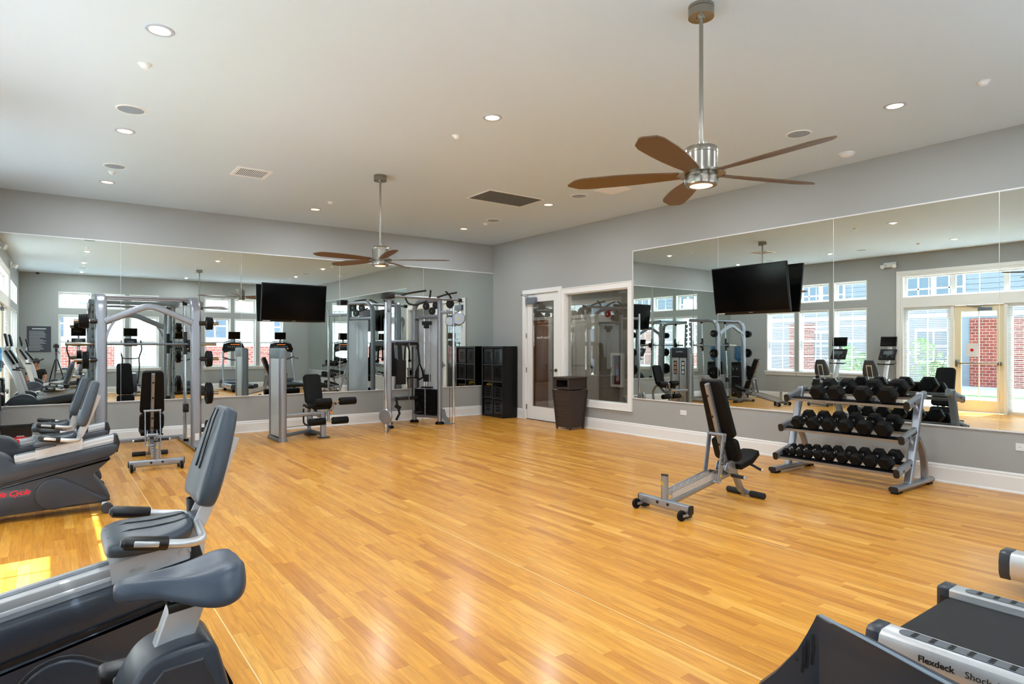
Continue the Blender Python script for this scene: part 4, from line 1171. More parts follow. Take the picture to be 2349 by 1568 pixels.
# frame
b = MB(); b.sweep([q(2.95, 9.98, 0.395), q(3.52, 10.02, 0.405)], rrect(0.045, 0.06, 0.012)); b.build('upper_beam', M_SILV, LM)
b = MB(); b.sweep([q(2.95, 10.05, 0.08), q(3.50, 10.42, 0.08)], rrect(0.045, 0.06, 0.02)); b.build('lower_beam', M_SILVD, LM)
b = MB(); b.sweep([q(3.50, 10.46, 0.07), q(3.56, 10.02, 0.06)], rrect(0.045, 0.06, 0.02)); b.build('cross_foot', M_SILVD, LM)
b = MB(); b.prism([(9.985, 0.0), (10.055, 0.0), (10.045, 0.42), (10.0, 0.42)], 'x', 3.525 + ox, 3.61 + ox, 0.008)
b.xform(Matrix.Translation((0, oy, 0))); b.build('front_upright', M_SILV, LM)
b = MB(); b.bb(q(3.48, 9.96, 0.0), q(3.655, 10.06, 0.02), 0.006); b.build('foot_plate', M_DKGREY, LM)
b = MB(); b.sweep(fillet([q(3.52, 10.55, 0.03), q(3.52, 10.62, 0.35), q(3.52, 10.45, 0.55), q(3.54, 10.22, 0.34), q(3.56, 10.02, 0.34)], 0.12), rrect(0.05, 0.06, 0.02), (1, 0, 0)); b.build('seat_frame', M_SILV, LM)
b = MB(); b.bb(q(3.44, 10.40, 0.0), q(3.60, 10.62, 0.03), 0.008); b.build('rear_foot', M_PLAST, LM)
# pads
b = MB(); b.prism([(p[0], p[1]) for p in rrect(0.29, 0.50, 0.06, 4)], 'y', -0.035, 0.035, 0.014, 3)
b.xform(Matrix.Translation(q(3.53, 10.42, 0.77)) @ Matrix.Rotation(R(-17), 4, 'X')); b.build('back_pad', M_VINYL, LM)
b = MB(); b.box((0, 0, 0), (0.30, 0.36, 0.075), None, 0.025, 3); b.xform(Matrix.Translation(q(3.54, 10.15, 0.515)) @ Matrix.Rotation(R(6), 4, 'X')); b.build('seat_pad', M_VINYL, LM)
def roller(x0, x1, y, z, r=0.062):
    b = MB(); w = x1 - x0
    b.lathe([(0.018, 0), (r * 0.88, 0), (r, 0.012), (r, w - 0.012), (r * 0.88, w), (0.018, w)], q(x0, y, z), 20, (1, 0, 0)); return b.build('foam_roller', M_VINYL, LM)
roller(3.395, 3.665, 9.93, 0.585); roller(3.805, 4.08, 9.93, 0.585); roller(3.30, 3.565, 9.93, 0.275, 0.058); roller(3.68, 3.945, 9.93, 0.275, 0.058)
rod('roller_axle', q(3.64, 9.93, 0.585), q(3.83, 9.93, 0.585), 0.016, M_CHROME, LM); rod('roller_axle', q(3.55, 9.93, 0.275), q(3.70, 9.93, 0.275), 0.016, M_CHROME, LM)
b = MB(); b.tube([q(3.70, 9.93, 0.585), q(3.70, 9.94, 0.49), q(3.63, 9.98, 0.42)], 0.022, 10, fil=0.04); b.cyl(q(3.625, 9.95, 0.44), q(3.625, 9.95, 0.28), 0.022); b.build('lever_arm', M_SILV, LM)
b = MB(); b.cyl(q(3.64, 9.92, 0.42), q(3.64, 9.87, 0.42), 0.012); b.ball(q(3.665, 9.88, 0.41), 0.018); b.build('pin_knob', mat('orange_plastic', (235, 140, 30), 0.4), LM)
b = MB(); b.sweep([q(3.70, 10.05, 0.40), q(3.65, 9.98, 0.62)], rrect(0.04, 0.03, 0.01)); b.build('roller_post', M_SILV, LM)
for sx in (-1, 1):
    b = MB(); b.tube([q(3.53 + sx * 0.12, 10.2, 0.47), q(3.53 + sx * 0.2, 10.14, 0.50), q(3.53 + sx * 0.25, 10.08, 0.55), q(3.53 + sx * 0.27, 10.06, 0.53)], 0.016, 8, fil=0.05); b.build('hand_grip', M_GRIPS, LM)
b = MB(); b.tube([q(3.28, 10.12, 0.48), q(3.28, 10.12, 0.25), q(3.32, 10.1, 0.21), q(3.45, 10.06, 0.21)], 0.014, 8, fil=0.04); b.build('adjust_lever', M_GRIPS, LM)
rod('cable', q(2.96, 10.1, 0.20), q(3.5, 10.1, 0.22), 0.004, M_PLAST, LM, 6)
b = MB(); b.lathe([(0.03, -0.012), (0.09, -0.012), (0.09, 0.012), (0.03, 0.012)], q(3.42, 10.2, 0.30), 20, (1, 0, 0)); b.build('cam_wheel', M_SILV, LM)
sticker(LM, q(3.62, 9.99, 0.46), (1, 0, 0), (0, 0, 1), 0.02)

# ---------------------------------------------------------------- dual cable machine
CM = thing('cable_machine', 'tall silver dual cable machine with weight stacks and pull up bars', 'cable machine', (5.44, 10.6, 0))
cx_, cy_ = 5.44, 10.6
def c(x, y, z): return (x - cx_, y - cy_, z)
def tower(rear, front, pole, lab):
    rear, front, pole = (Vector(c(a[0], a[1], 0)) for a in (rear, front, pole))
    d = (front - rear).normalized(); W = (front - rear).length
    nrm = Vector((-d.y, d.x, 0))
    def P(s_, z, o=0.0): return rear + d * s_ + nrm * o + Vector((0, 0, z))
    b = MB(); b.sweep(fillet([P(0, 0.04), P(0, 2.36), P(W, 2.36)], 0.22, 8), rrect(0.075, 0.10, 0.03), tuple(nrm)); b.build('curved_upright', M_SILV, CM)
    b = MB(); b.sweep([P(W, 0.04), P(W, 2.40)], rrect(0.075, 0.10, 0.03), tuple(nrm)); fu = b.build('front_upright', M_SILV, CM)
    for s_ in (0, W):
        b = MB(); b.lathe([(0.085, 0), (0.09, 0.01), (0.08, 0.04), (0.06, 0.05)], P(s_, 0), 20); b.build('rubber_foot', M_RUBBER, CM)
    for z in (2.045, 0.135):
        b = MB(); b.sweep([P(0, z), P(W, z)], rrect(0.06, 0.06, 0.02)); b.build('cross_tube', M_SILV, CM)
    mid = W / 2
    for o in (-0.06, 0.06):
        rod('guide_rod', P(mid + o, 0.14), P(mid + o, 2.03), 0.011, M_CHROME, CM, 10)
    # weight stack, each plate its own part
    me = None
    for k in range(17):
        if me is None:
            b = MB(); b.box((0, 0, 0), (W - 0.115, 0.11, 0.0265), None, 0.003, 1); ob = b.build('stack_plate', M_RUBBER, CM); me = ob.data
            b = MB(); b.bb((-0.012, -0.0565, -0.006), (0.012, -0.055, 0.006)); lb = b.build('plate_number', M_WHITEP, ob); ml = lb.data
        else:
            ob = bpy.data.objects.new('stack_plate', me); COL.objects.link(ob); ob.parent = CM
            lb = bpy.data.objects.new('plate_number', ml); COL.objects.link(lb); lb.parent = ob
        ob.location = P(mid, 0.185 + k * 0.0285); ob.rotation_euler = (0, 0, math.atan2(d.y, d.x))
    b = MB(); b.box((0, 0, 0), (0.22, 0.11, 0.03), None, 0.004); b.xform(Matrix.Translation(P(mid, 0.69)) @ Matrix.Rotation(math.atan2(d.y, d.x), 4, 'Z')); b.build('top_plate', M_PLAST, CM)
    b = MB(); b.box((0, 0, 0), (0.12, 0.09, 0.14), None, 0.008); b.xform(Matrix.Translation(P(mid, 0.87)) @ Matrix.Rotation(math.atan2(d.y, d.x), 4, 'Z')); hb = b.build('selector_block', M_PLAST, CM)
    rod('selector_stem', P(mid, 0.70), P(mid, 0.80), 0.012, M_CHROME, CM, 10)
    b = MB(); b.box((0, 0, 0), (0.19, 0.09, 0.08), None, 0.012); b.box((0, 0, -0.05), (0.10, 0.08, 0.10), None, 0.01); b.xform(Matrix.Translation(P(mid, 1.93)) @ Matrix.Rotation(math.atan2(d.y, d.x), 4, 'Z')); b.build('travelling_pulley_block', M_PLAST, CM)
    b = MB(); b.box((0, 0, 0), (W - 0.12, 0.006, 1.85)); b.xform(Matrix.Translation(P(mid, 1.08, 0.075 if lab else -0.075)) @ Matrix.Rotation(math.atan2(d.y, d.x), 4, 'Z')); b.build('clear_shield', M_ACRYL, CM)
    for s_, z in ((mid - 0.02, 2.26), (mid + 0.13, 2.16), (mid + 0.22, 2.27)):
        b = MB(); b.lathe([(0.02, -0.016), (0.072, -0.016), (0.075, -0.006), (0.075, 0.006), (0.072, 0.016), (0.02, 0.016)], P(s_, z), 20, tuple(nrm)); pu = b.build('pulley', M_PLAST, CM)
        b = MB(); b.cyl(P(s_, z) - nrm * 0.02, P(s_, z) + nrm * 0.02, 0.012, seg=10); b.build('pulley_bolt', M_CHROME, pu)
    for z in (0.9, 1.45, 2.0):
        b = MB(); b.cyl(P(0.05, z), P(0.10, z), 0.014, seg=8); b.build('shield_clip', M_PLAST, CM)
    # sliding pole with pulley head
    pd = (pole - front); pl_ = pd.length; pd.normalize()
    def Q(s_, z, o=0.0): return front + pd * s_ + Vector((0, 0, z)) + Vector((-pd.y, pd.x, 0)) * o
    rod('sliding_pole', Q(pl_, 0.0), Q(pl_, 2.24), 0.024, M_CHROME, CM, 16)
    b = MB(); b.sweep([Q(0.03, 2.13), Q(pl_, 2.13)], rrect(0.05, 0.06, 0.015)); b.build('pole_bracket', M_SILV, CM)
    b = MB(); b.prism([(0.04, 0.30), (0.10, 0.28), (0.13, 0.16), (0.19, 0.10), (0.20, 0.02), (0.12, 0.02), (0.04, 0.14)], 'y', -0.008, 0.008)
    b.xform(Matrix.Translation(front) @ Matrix.Rotation(math.atan2(pd.y, pd.x), 4, 'Z')); b.build('base_gusset', M_SILVD, CM)
    b = MB(); b.sweep([Q(0.1, 0.02), Q(pl_ + 0.02, 0.02)], rrect(0.06, 0.014, 0.004)); b.build('pole_foot', M_SILVD, CM)
    rod('cable', Q(pl_ * 0.72, 0.05), Q(pl_ * 0.72, 2.2), 0.004, M_PLAST, CM, 6)
    return P, Q, pl_, nrm, fu
P1, Q1, L1, n1, fu1 = tower((5.752, 11.05), (5.99, 10.47), (6.165, 10.25), True)
P2, Q2, L2, n2, fu2 = tower((5.19, 11.05), (4.935, 10.47), (4.665, 10.02), False)
def pulley_head(Q, L, z, out, side):
    # out: direction in which the swivelling guard hangs off the pole; side: axis of its wheel
    pd = Vector(out).normalized(); side = Vector(side).normalized()
    base = Q(L, 0)
    def Q(s_, zz, o=0.0): return base + pd * (s_ - L) + Vector((0, 0, zz))
    b = MB(); b.lathe([(0.03, -0.03), (0.11, -0.03), (0.125, -0.015), (0.125, 0.015), (0.11, 0.03), (0.03, 0.03)], Q(L + 0.10, z + 0.02), 24, tuple(side)); g = b.build('pulley_guard', M_SILV, CM)
    b = MB(); b.lathe([(0.02, -0.028), (0.08, -0.028), (0.09, -0.01), (0.09, 0.01), (0.08, 0.028), (0.02, 0.028)], Q(L - 0.07, z - 0.03), 20, tuple(side)); b.build('pulley', M_SILV, CM)
    b = MB(); b.cyl(Q(L, z - 0.13), Q(L, z + 0.10), 0.036, seg=16); b.build('slide_collar', M_SILV, CM)
    s0 = Q(L + 0.10, z + 0.02) + side * 0.032
    for sg in (-1, 1):
        sticker(g, Q(L + 0.10, z + 0.02) + side * 0.031 * sg, pd * (-sg), (0, 0, 1), 0.022)
    b = MB(); b.tube([Q(L + 0.16, z - 0.10), Q(L + 0.14, z - 0.16), Q(L + 0.15, z - 0.21), Q(L + 0.17, z - 0.21), Q(L + 0.175, z - 0.16), Q(L + 0.16, z - 0.11)], 0.006, 6, fil=0.01); b.build('snap_hook', M_CHROME, CM)
pulley_head(Q1, L1, 1.99, (0.8, -0.6, 0), (-0.6, -0.8, 0))
pulley_head(Q2, L2, 0.27, (-0.45, -0.9, 0), (-0.83, -0.55, 0))
# left tower head
b = MB(); b.box(Q2(0.18, 2.38), (0.16, 0.26, 0.10), None, 0.02, 3); b.build('tower_head', M_PLAST, CM)
b = MB(); b.sweep([Q2(0.0, 2.13), Q2(0.0, 2.36)], rrect(0.09, 0.07, 0.02), (0, 1, 0)); b.build('head_bracket', M_SILV, CM)
b = MB(); b.lathe([(0.02, -0.016), (0.085, -0.016), (0.09, 0), (0.085, 0.016), (0.02, 0.016)], Q1(L1 * 0.75, 2.29), 20, tuple(n1)); b.build('pulley', M_PLAST, CM)
# pull-up bar and angled grips
b = MB(); b.cyl(c(4.78, 10.25, 2.38), c(6.33, 10.26, 2.365), 0.026, seg=16); pb = b.build('pull_up_bar', M_SILV, CM)
b = MB(); b.cyl(c(6.27, 10.26, 2.366), c(6.34, 10.26, 2.365), 0.036, seg=16); b.build('bar_end_cap', M_PLAST, pb)
for x0, dx in ((5.05, 0.42), (5.66, -0.10), (5.80, 0.32), (6.12, -0.24)):
    b = MB(); b.tube([c(x0, 10.26, 2.39), c(x0 + dx * 0.35, 10.18, 2.44), c(x0 + dx, 10.05, 2.49)], 0.017, 8, fil=0.05); b.build('angled_grip', M_GRIPS, pb)
b = MB(); b.tube([c(5.16, 10.26, 2.36), c(5.18, 10.20, 2.25), c(5.28, 10.12, 2.22), c(5.50, 10.08, 2.30)], 0.017, 8, fil=0.05); b.build('angled_grip', M_GRIPS, pb)
# rear cross beams between the towers
for z, h in ((1.545, 0.11), (0.485, 0.09)):
    b = MB(); b.sweep([P2(0.05, z), P1(0.05, z)], rrect(0.04, h, 0.015)); b.build('cross_beam', M_SILV, CM)
b = MB(); b.cyl(c(5.55, 10.88, 0.45), c(5.55, 10.88, 1.55), 0.012); b.build('storage_rod', M_SILVD, CM)
for z in (1.54, 0.49):
    b = MB(); b.bb(c(5.30, 10.88, z - 0.03), c(5.75, 10.95, z + 0.03), 0.01); b.build('hook_bracket', M_PLAST, CM)
dtx = Vector((0.24, -0.58, 0)).normalized()
text('maker_lettering', 'LifeFitness', 0.075, M_BLK, frameM(P1(0.628, 1.62) + Vector((-dtx.y, dtx.x, 0)) * -0.0385, (0, 0, 1), Vector((dtx.x, dtx.y, 0)) * -1), CM, bold=0.001, shear=0.2)
for Pf, sg in ((P1, -1), (P2, -1)):
    pass
for fu, Pf, nn in ((fu1, P1, n1),):
    b = MB(); b.box((0, 0, 0), (0.05, 0.002, 0.30)); b.xform(Matrix.Translation(Pf(0.628, 1.08, -0.0385) if nn.x > 0 else Pf(0.628, 1.08, 0.0385)) @ Matrix.Rotation(math.atan2(dtx.y, dtx.x), 4, 'Z')); pc = b.build('instruction_placard', M_WHITEP, CM)

# accessories hanging from the cable machine
def hang(name, label, cat, loc): return thing(name, label, cat, loc, 0, 'cable attachments')
t = hang('ab_strap', 'long black ab strap hanging from the upper beam of the cable machine', 'strap', (5.27, 10.70, 0.86))
b = MB(); b.sweep([(0.02, 0.10, 0.70), (0.02, 0.06, 0.66), (0.02, 0.02, 0.35)], rrect(0.012, 0.09, 0.004), (1, 0, 0)); b.build('strap_loop', M_SHIRT, t)
b = MB(); b.box((0.02, 0.0, 0.14), (0.20, 0.05, 0.46), None, 0.02, 3); b.build('padded_sling', M_SHIRT, t)
t = hang('ab_strap', 'black padded sling hanging behind the left cable column', 'strap', (5.215, 10.86, 0.95))
b = MB(); b.sweep([(0, 0.06, 0.60), (0, 0.02, 0.3)], rrect(0.012, 0.07, 0.004), (1, 0, 0)); b.build('strap_loop', M_SHIRT, t)
b = MB(); b.box((0, 0, 0.14), (0.13, 0.05, 0.34), None, 0.02, 3); b.build('padded_sling', M_SHIRT, t)
t = hang('triceps_rope', 'black braided rope handle hanging beside the storage rod', 'rope', (5.47, 10.80, 1.22))
b = MB(); b.tube([(0.05, 0.0, 0.0), (0.045, 0, 0.2), (0.0, 0.05, 0.33), (-0.045, 0, 0.2), (-0.06, 0, -0.02)], 0.016, 8, fil=0.05); b.build('rope', M_SHIRT, t)
b = MB(); b.ball((0.05, 0, -0.01), 0.03); b.ball((-0.06, 0, -0.03), 0.03); b.build('rope_stoppers', M_RUBBER, t)
t = hang('stirrup_handle', 'large black stirrup handle hanging from a strap by the weight stack', 'handle', (5.70, 10.74, 0.86))
b = MB(); b.sweep([(0, 0.08, 0.66), (0, 0.02, 0.40), (0, 0, 0.30)], rrect(0.008, 0.04, 0.002), (1, 0, 0)); b.build('strap', M_SHIRT, t)
b = MB(); b.tube([(0, 0, 0.30), (0.07, 0, 0.14), (0.08, 0, 0.03), (0, 0, -0.01), (-0.08, 0, 0.03), (-0.07, 0, 0.14)], 0.02, 8, closed=True); b.build('handle_ring', M_RUBBER, t)
t = hang('d_handle', 'black triangular cable handle hanging from the lower beam', 'handle', (5.70, 10.80, 0.20))
b = MB(); b.tube([(0, 0.02, 0.22), (0.075, 0, 0.02)], 0.007, 6); b.tube([(0, 0.02, 0.22), (-0.075, 0, 0.02)], 0.007, 6); b.build('webbing', M_SHIRT, t)
b = MB(); b.cyl((-0.085, 0, 0.015), (0.085, 0, 0.015), 0.017); b.build('grip', M_GRIPS, t)
t = hang('ankle_strap', 'black ankle strap dangling from the lower beam', 'strap', (5.24, 10.78, 0.08))
b = MB(); b.sweep([(0.03, 0.08, 0.40), (0.04, 0.02, 0.24), (0.06, 0, 0.14), (-0.02, -0.02, 0.02)], rrect(0.01, 0.045, 0.003), (1, 0, 0)); b.build('webbing', M_SHIRT, t)
b = MB(); b.box((0.04, 0.03, 0.26), (0.13, 0.03, 0.07), (0, 0.5, 0), 0.012); b.build('cuff', M_SHIRT, t)
t = hang('straight_bar', 'black straight lat bar hung upright on the storage rod', 'bar', (5.60, 10.82, 0.50))
b = MB(); b.cyl((0, 0.02, 0.0), (0, 0.02, 0.98), 0.014); b.build('bar', M_PLAST, t)
b = MB(); b.cyl((-0.1, 0.02, 0.38), (0.1, 0.02, 0.38), 0.014); b.build('cross_grip', M_GRIPS, t)
# ---------------------------------------------------------------- recumbent bikes (front towards the window wall, -x)
def console(t, x, z, yw, tilt, tv=True, dirx=1):
    """console panel and small television facing +x, leaning back"""
    b = MB(); b.box((0, 0, 0), (0.05, yw, 0.29), None, 0.015, 2); b.xform(Matrix.Translation((x, 0, z)) @ Matrix.Rotation(R(-tilt), 4, 'Y')); cn = b.build('console', M_CONS, t)
    b = MB(); b.box((0.0265, 0, 0.035), (0.002, yw * 0.5, 0.09)); b.xform(Matrix.Translation((x, 0, z)) @ Matrix.Rotation(R(-tilt), 4, 'Y')); b.build('readout', mat('lcd_grey', (58, 64, 70), 0.3), cn)
    b = MB()
    for i in range(3):
        for j in range(2): b.box((0.0265, -yw*0.33 + yw * 0.33 * i, -0.05 - 0.03 * j), (0.002, 0.03, 0.01))
    b.xform(Matrix.Translation((x, 0, z)) @ Matrix.Rotation(R(-tilt), 4, 'Y')); b.build('keypad', mat('key_grey', (90, 96, 102), 0.5), cn)
    b = MB(); b.box((0.027, -0.02, -0.03), (0.002, 0.02, 0.008)); b.xform(Matrix.Translation((x, 0, z)) @ Matrix.Rotation(R(-tilt), 4, 'Y')); b.build('indicator', M_LEDG, cn)
    if tv:
        b = MB(); b.box((x - 0.06, 0, z + 0.17), (0.03, 0.05, 0.08)); b.build('screen_stem', M_FRAMEW, cn)
        b = MB(); b.box((0, 0, 0), (0.035, 0.37, 0.24), None, 0.01, 2); b.xform(Matrix.Translation((x - 0.05, 0, z + 0.32)) @ Matrix.Rotation(R(-tilt * 0.35), 4, 'Y')); sc = b.build('television_screen', M_CONS, t)
        b = MB(); b.box((0.0185, 0, 0.005), (0.001, 0.32, 0.185)); b.xform(Matrix.Translation((x - 0.05, 0, z + 0.32)) @ Matrix.Rotation(R(-tilt * 0.35), 4, 'Y')); b.build('screen_glass', M_SCREEN, sc)

def crease_z(x): return 0.309 + (x + 0.342) * 0.2077
def make_recumbent(yc, ds, label):
    t = thing('recumbent_bike', label, 'exercise bike', (0, yc, 0), 0, 'recumbent bikes')
    dz = ds * 0.178
    # lower shroud, below the crease
    low = [(0.30, 0.335), (0.36, 0.26), (0.425, 0.16), (0.437, 0.115), (0.41, 0.092), (0.34, 0.085), (-0.66, 0.055), (-0.74, 0.10), (-0.76, 0.20), (-0.72, crease_z(-0.72)), (-0.3, crease_z(-0.3)), (0.30, crease_z(0.30)), (0.425, crease_z(0.425)), (0.44, 0.468)]
    b = MB(); b.prism(smoothpoly(low, 0.035), 'y', -0.142, 0.142, 0.012, 2); b.build('lower_shroud', M_DKGREY, t)
    up = [(-0.72, crease_z(-0.72) + 0.01), (0.43, crease_z(0.43) + 0.012), (0.487, 0.52), (0.50, 0.60), (-0.245, 0.472), (-0.29, 0.545), (-0.36, 0.585), (-0.47, 0.60), (-0.60, 0.56), (-0.72, 0.43), (-0.77, 0.30)]
    b = MB(); b.prism(smoothpoly(up, 0.05), 'y', -0.125, 0.125, 0.014, 2); b.build('upper_shroud', M_DKGREY, t)
    b = MB(); b.prism([(-0.70, crease_z(-0.70) - 0.006), (0.42, crease_z(0.42) - 0.006), (0.425, crease_z(0.425) + 0.018), (-0.70, crease_z(-0.70) + 0.018)], 'y', -0.134, 0.134); b.build('crease_band', M_PLAST, t)
    # teardrop covers
    tear = [(0.028 + 0.135 * math.cos(R(a)), 0.208 + 0.135 * math.sin(R(a))) for a in range(62, 300, 14)]
    tear = tear + [(0.14, 0.088), (0.36, 0.094), (0.40, 0.108), (0.39, 0.125), (0.25, 0.225)]
    big = [(0.028 + (p[0] - 0.028) * 1.10, 0.205 + (p[1] - 0.205) * 1.10) for p in tear]
    big = [(p[0], max(0.078, p[1])) for p in big]
    for s_ in (-1, 1):
        b = MB(); b.prism(big, 'y', s_ * 0.140, s_ * 0.146, 0.003, 1); rim = b.build('cover_rim', mat('charcoal_rim', (38, 43, 51), 0.45), t)
        b = MB(); b.prism(tear, 'y', s_ * 0.140, s_ * 0.158, 0.010, 3); b.build('side_cover', M_DKGREY, rim)
        if s_ < 0:
            b = MB(); b.prism([(p[0] * 1 - 0.27, p[1] + 0.245) for p in rrect(0.28, 0.062, 0.03, 4)], 'y', -0.1438, -0.142); bd = b.build('badge', mat('badge_grey', (72, 78, 88), 0.5), t)
            text('badge_lettering', 'Life Cycle', 0.062, M_RED, frameM((-0.268, -0.1445, 0.246), (1, 0, 0.03), (-0.03, 0, 1)), bd, bold=0.0012, shear=0.45, align='CENTER')
    # rail
    b = MB(); b.sweep([(-0.245, 0, 0.508), (0.472, 0, 0.634)], rrect(0.12, 0.075, 0.006), (0, 0, 1)); rl = b.build('seat_rail', M_ALU, t)
    b = MB(); b.sweep([(-0.245, 0, 0.500), (0.472, 0, 0.626)], rrect(0.126, 0.02, 0.004), (0, 0, 1)); b.build('rail_groove', M_FRAMEW, rl)
    b = MB(); b.sweep([(-0.24, 0, 0.5475), (0.47, 0, 0.6735)], rrect(0.035, 0.004, 0.0), (0, 0, 1)); b.build('rail_strip', M_SILVD, rl)
    b = MB(); b.prism([(0.468, 0.675), (0.495, 0.672), (0.515, 0.60), (0.495, 0.51), (0.462, 0.52)], 'y', -0.085, 0.085, 0.008, 2); b.build('rail_end_cap', M_PLAST, t)
    # rear wheels and feet
    rod('rear_axle', (0.40, -0.24, 0.055), (0.40, 0.24, 0.055), 0.018, M_SILVD, t)
    for s_ in (-1, 1):
        b = MB(); b.lathe([(0.015, -0.02), (0.042, -0.02), (0.048, -0.012), (0.048, 0.012), (0.042, 0.02), (0.015, 0.02)], (0.405, s_ * 0.235, 0.048), 18, (0, 1, 0)); b.build('transport_wheel', M_DKGREY, t)
        b = MB(); b.box((0.385, s_ * 0.205, 0.075), (0.04, 0.03, 0.05), None, 0.008); b.build('wheel_bracket', M_FRAMEW, t)
    b = MB(); b.sweep([(-0.62, -0.26, 0.03), (-0.62, 0.26, 0.03)], rrect(0.07, 0.05, 0.02)); b.build('front_foot', M_SILVD, t)
    # sliding carriage, seat and back
    S = Matrix.Translation((ds, 0, dz))
    car = [(-0.108, 0.582), (-0.098, 0.505), (0.228, 0.563), (0.232, 0.66), (0.15, 0.625), (0.02, 0.605)]
    for s_ in (-1, 1):
        b = MB(); b.prism(car, 'y', s_ * 0.066, s_ * 0.072); b.xform(S); cr_ = b.build('carriage_plate', M_FRAMEW, t)
        for xx, zz, r_ in ((-0.03, 0.545, 0.011), (0.0, 0.552, 0.008), (0.145, 0.585, 0.011), (0.175, 0.59, 0.008), (0.205, 0.60, 0.006)):
            b = MB(); b.cyl((xx, s_ * 0.072, zz), (xx, s_ * 0.079, zz), r_, seg=12); b.xform(S); b.build('bolt', M_ALU, cr_)
        b = MB(); b.sweep(fillet([(0.04, s_ * 0.055, 0.625), (0.19, s_ * 0.055, 0.640), (0.255, s_ * 0.055, 0.78), (0.345, s_ * 0.055, 1.04)], 0.13, 8), rrect(0.052, 0.012, 0.004), (0, 1, 0)); b.xform(S); b.build('back_frame', M_FRAMEW, t)
    b = MB(); b.box((-0.02, 0, 0.585), (0.17, 0.135, 0.012), (0, -0.17, 0)); b.xform(S); b.build('carriage_top', M_FRAMEW, t)
    b = MB(); b.box((0.335, 0, 1.03), (0.02, 0.12, 0.03), (0, 0.33, 0)); b.xform(S); b.build('frame_bridge', M_FRAMEW, t)
    # seat: loft along x
    rings = []
    for x, hw, zt, zb in stations(((-0.125, 0.13, 0.668, 0.635), (-0.11, 0.17, 0.693, 0.622), (-0.05, 0.195, 0.708, 0.618), (0.04, 0.195, 0.708, 0.622), (0.12, 0.165, 0.714, 0.63), (0.17, 0.12, 0.722, 0.645), (0.185, 0.07, 0.705, 0.66))):
        ring = []
        for k in range(32):
            a = 2 * PI * k / 32
            ca, sa = math.cos(a), math.sin(a)
            yy = hw * math.copysign(abs(ca) ** 0.6, ca)
            zz = (zt + zb) / 2 + (zt - zb) / 2 * math.copysign(abs(sa) ** 0.6, sa)
            if sa > 0: zz -= 0.012 * (1 - abs(ca)) * 0.5
            ring.append((x, yy, zz))
        rings.append(ring)
    b = MB(); b.loft(rings); b.xform(S); st = b.build('seat_cushion', M_BACKP, t, sharp=1.2)
    for yy in (-0.06, 0.06):
        b = MB(); b.tube([(-0.112, yy * 1.1, 0.684), (-0.04, yy, 0.7045), (0.04, yy * 0.92, 0.7045), (0.12, yy * 0.85, 0.710), (0.17, yy * 0.7, 0.718)], 0.004, 6); b.xform(S); b.build('seat_groove', M_PLAST, st)
    # backrest: loft upwards
    rings = []
    for f, hw, th in stations(((0, 0.14, 0.05), (0.03, 0.165, 0.08), (0.14, 0.178, 0.092), (0.4, 0.17, 0.092), (0.72, 0.14, 0.084), (0.93, 0.11, 0.072), (0.985, 0.095, 0.056), (1.0, 0.07, 0.03))):
        cx = 0.215 + 0.115 * f; cz = 0.775 + 0.39 * f
        dxn, dzn = 0.957, -0.29
        ring = []
        for k in range(32):
            a = 2 * PI * k / 32; ca, sa = math.cos(a), math.sin(a)
            yy = hw * math.copysign(abs(ca) ** 0.42, ca); oo = th / 2 * math.copysign(abs(sa) ** 0.42, sa)
            if sa < 0: oo += 0.012 * (1 - abs(ca)) * 0.8
            ring.append((cx + dxn * oo, yy, cz + dzn * oo))
        rings.append(ring)
    b = MB(); b.loft(rings); b.xform(S); bk = b.build('backrest', M_BACKP, t, sharp=1.2)
    for yy in (-0.035, 0.035):
        b = MB(); pts = []
        for f in (0.34, 0.5, 0.7, 0.86, 0.97):
            pts.append((0.215 + 0.115 * f - 0.040 + (0.004 if f > 0.9 else 0), yy * (1.15 - 0.3 * f), 0.775 + 0.39 * f + 0.008))
        b.tube(pts, 0.0035, 6); b.xform(S); b.build('back_groove', M_PLAST, bk)
    # hand grips
    b = MB(); b.tube([(-0.02, -0.27, 0.70), (0.13, -0.27, 0.672), (0.195, -0.24, 0.668), (0.205, 0, 0.70), (0.195, 0.24, 0.668), (0.13, 0.27, 0.672), (-0.02, 0.27, 0.70)], 0.017, 16, fil=0.06); b.xform(S); hb = b.build('handle_bar', M_ALU, t)
    for s_ in (-1, 1):
        b = MB(); b.lathe([(0.012, 0), (0.024, 0.012), (0.026, 0.03), (0.026, 0.15), (0.023, 0.155)], (-0.085, s_ * 0.27, 0.713), 22, (0.98, 0, -0.175)); b.xform(S); gp = b.build('grip', M_PLAST, hb)
        b = MB(); b.box((-0.005, s_ * 0.289, 0.700), (0.085, 0.018, 0.022), (0, 0.175, 0), 0.005); b.xform(S); b.build('pulse_sensor', M_ALU, gp)
    b = MB(); b.box((0.205, 0.0, 0.705), (0.05, 0.10, 0.035), None, 0.01); b.xform(S); b.build('handle_clamp', M_SILVD, t)
    b = MB(); b.lathe([(0.03, 0), (0.042, 0.0), (0.046, 0.07), (0.040, 0.07), (0.036, 0.012), (0.03, 0.01)], (0.235, 0.12, 0.69), 18); b.xform(S); b.build('bottle_holder', M_PLAST, t)
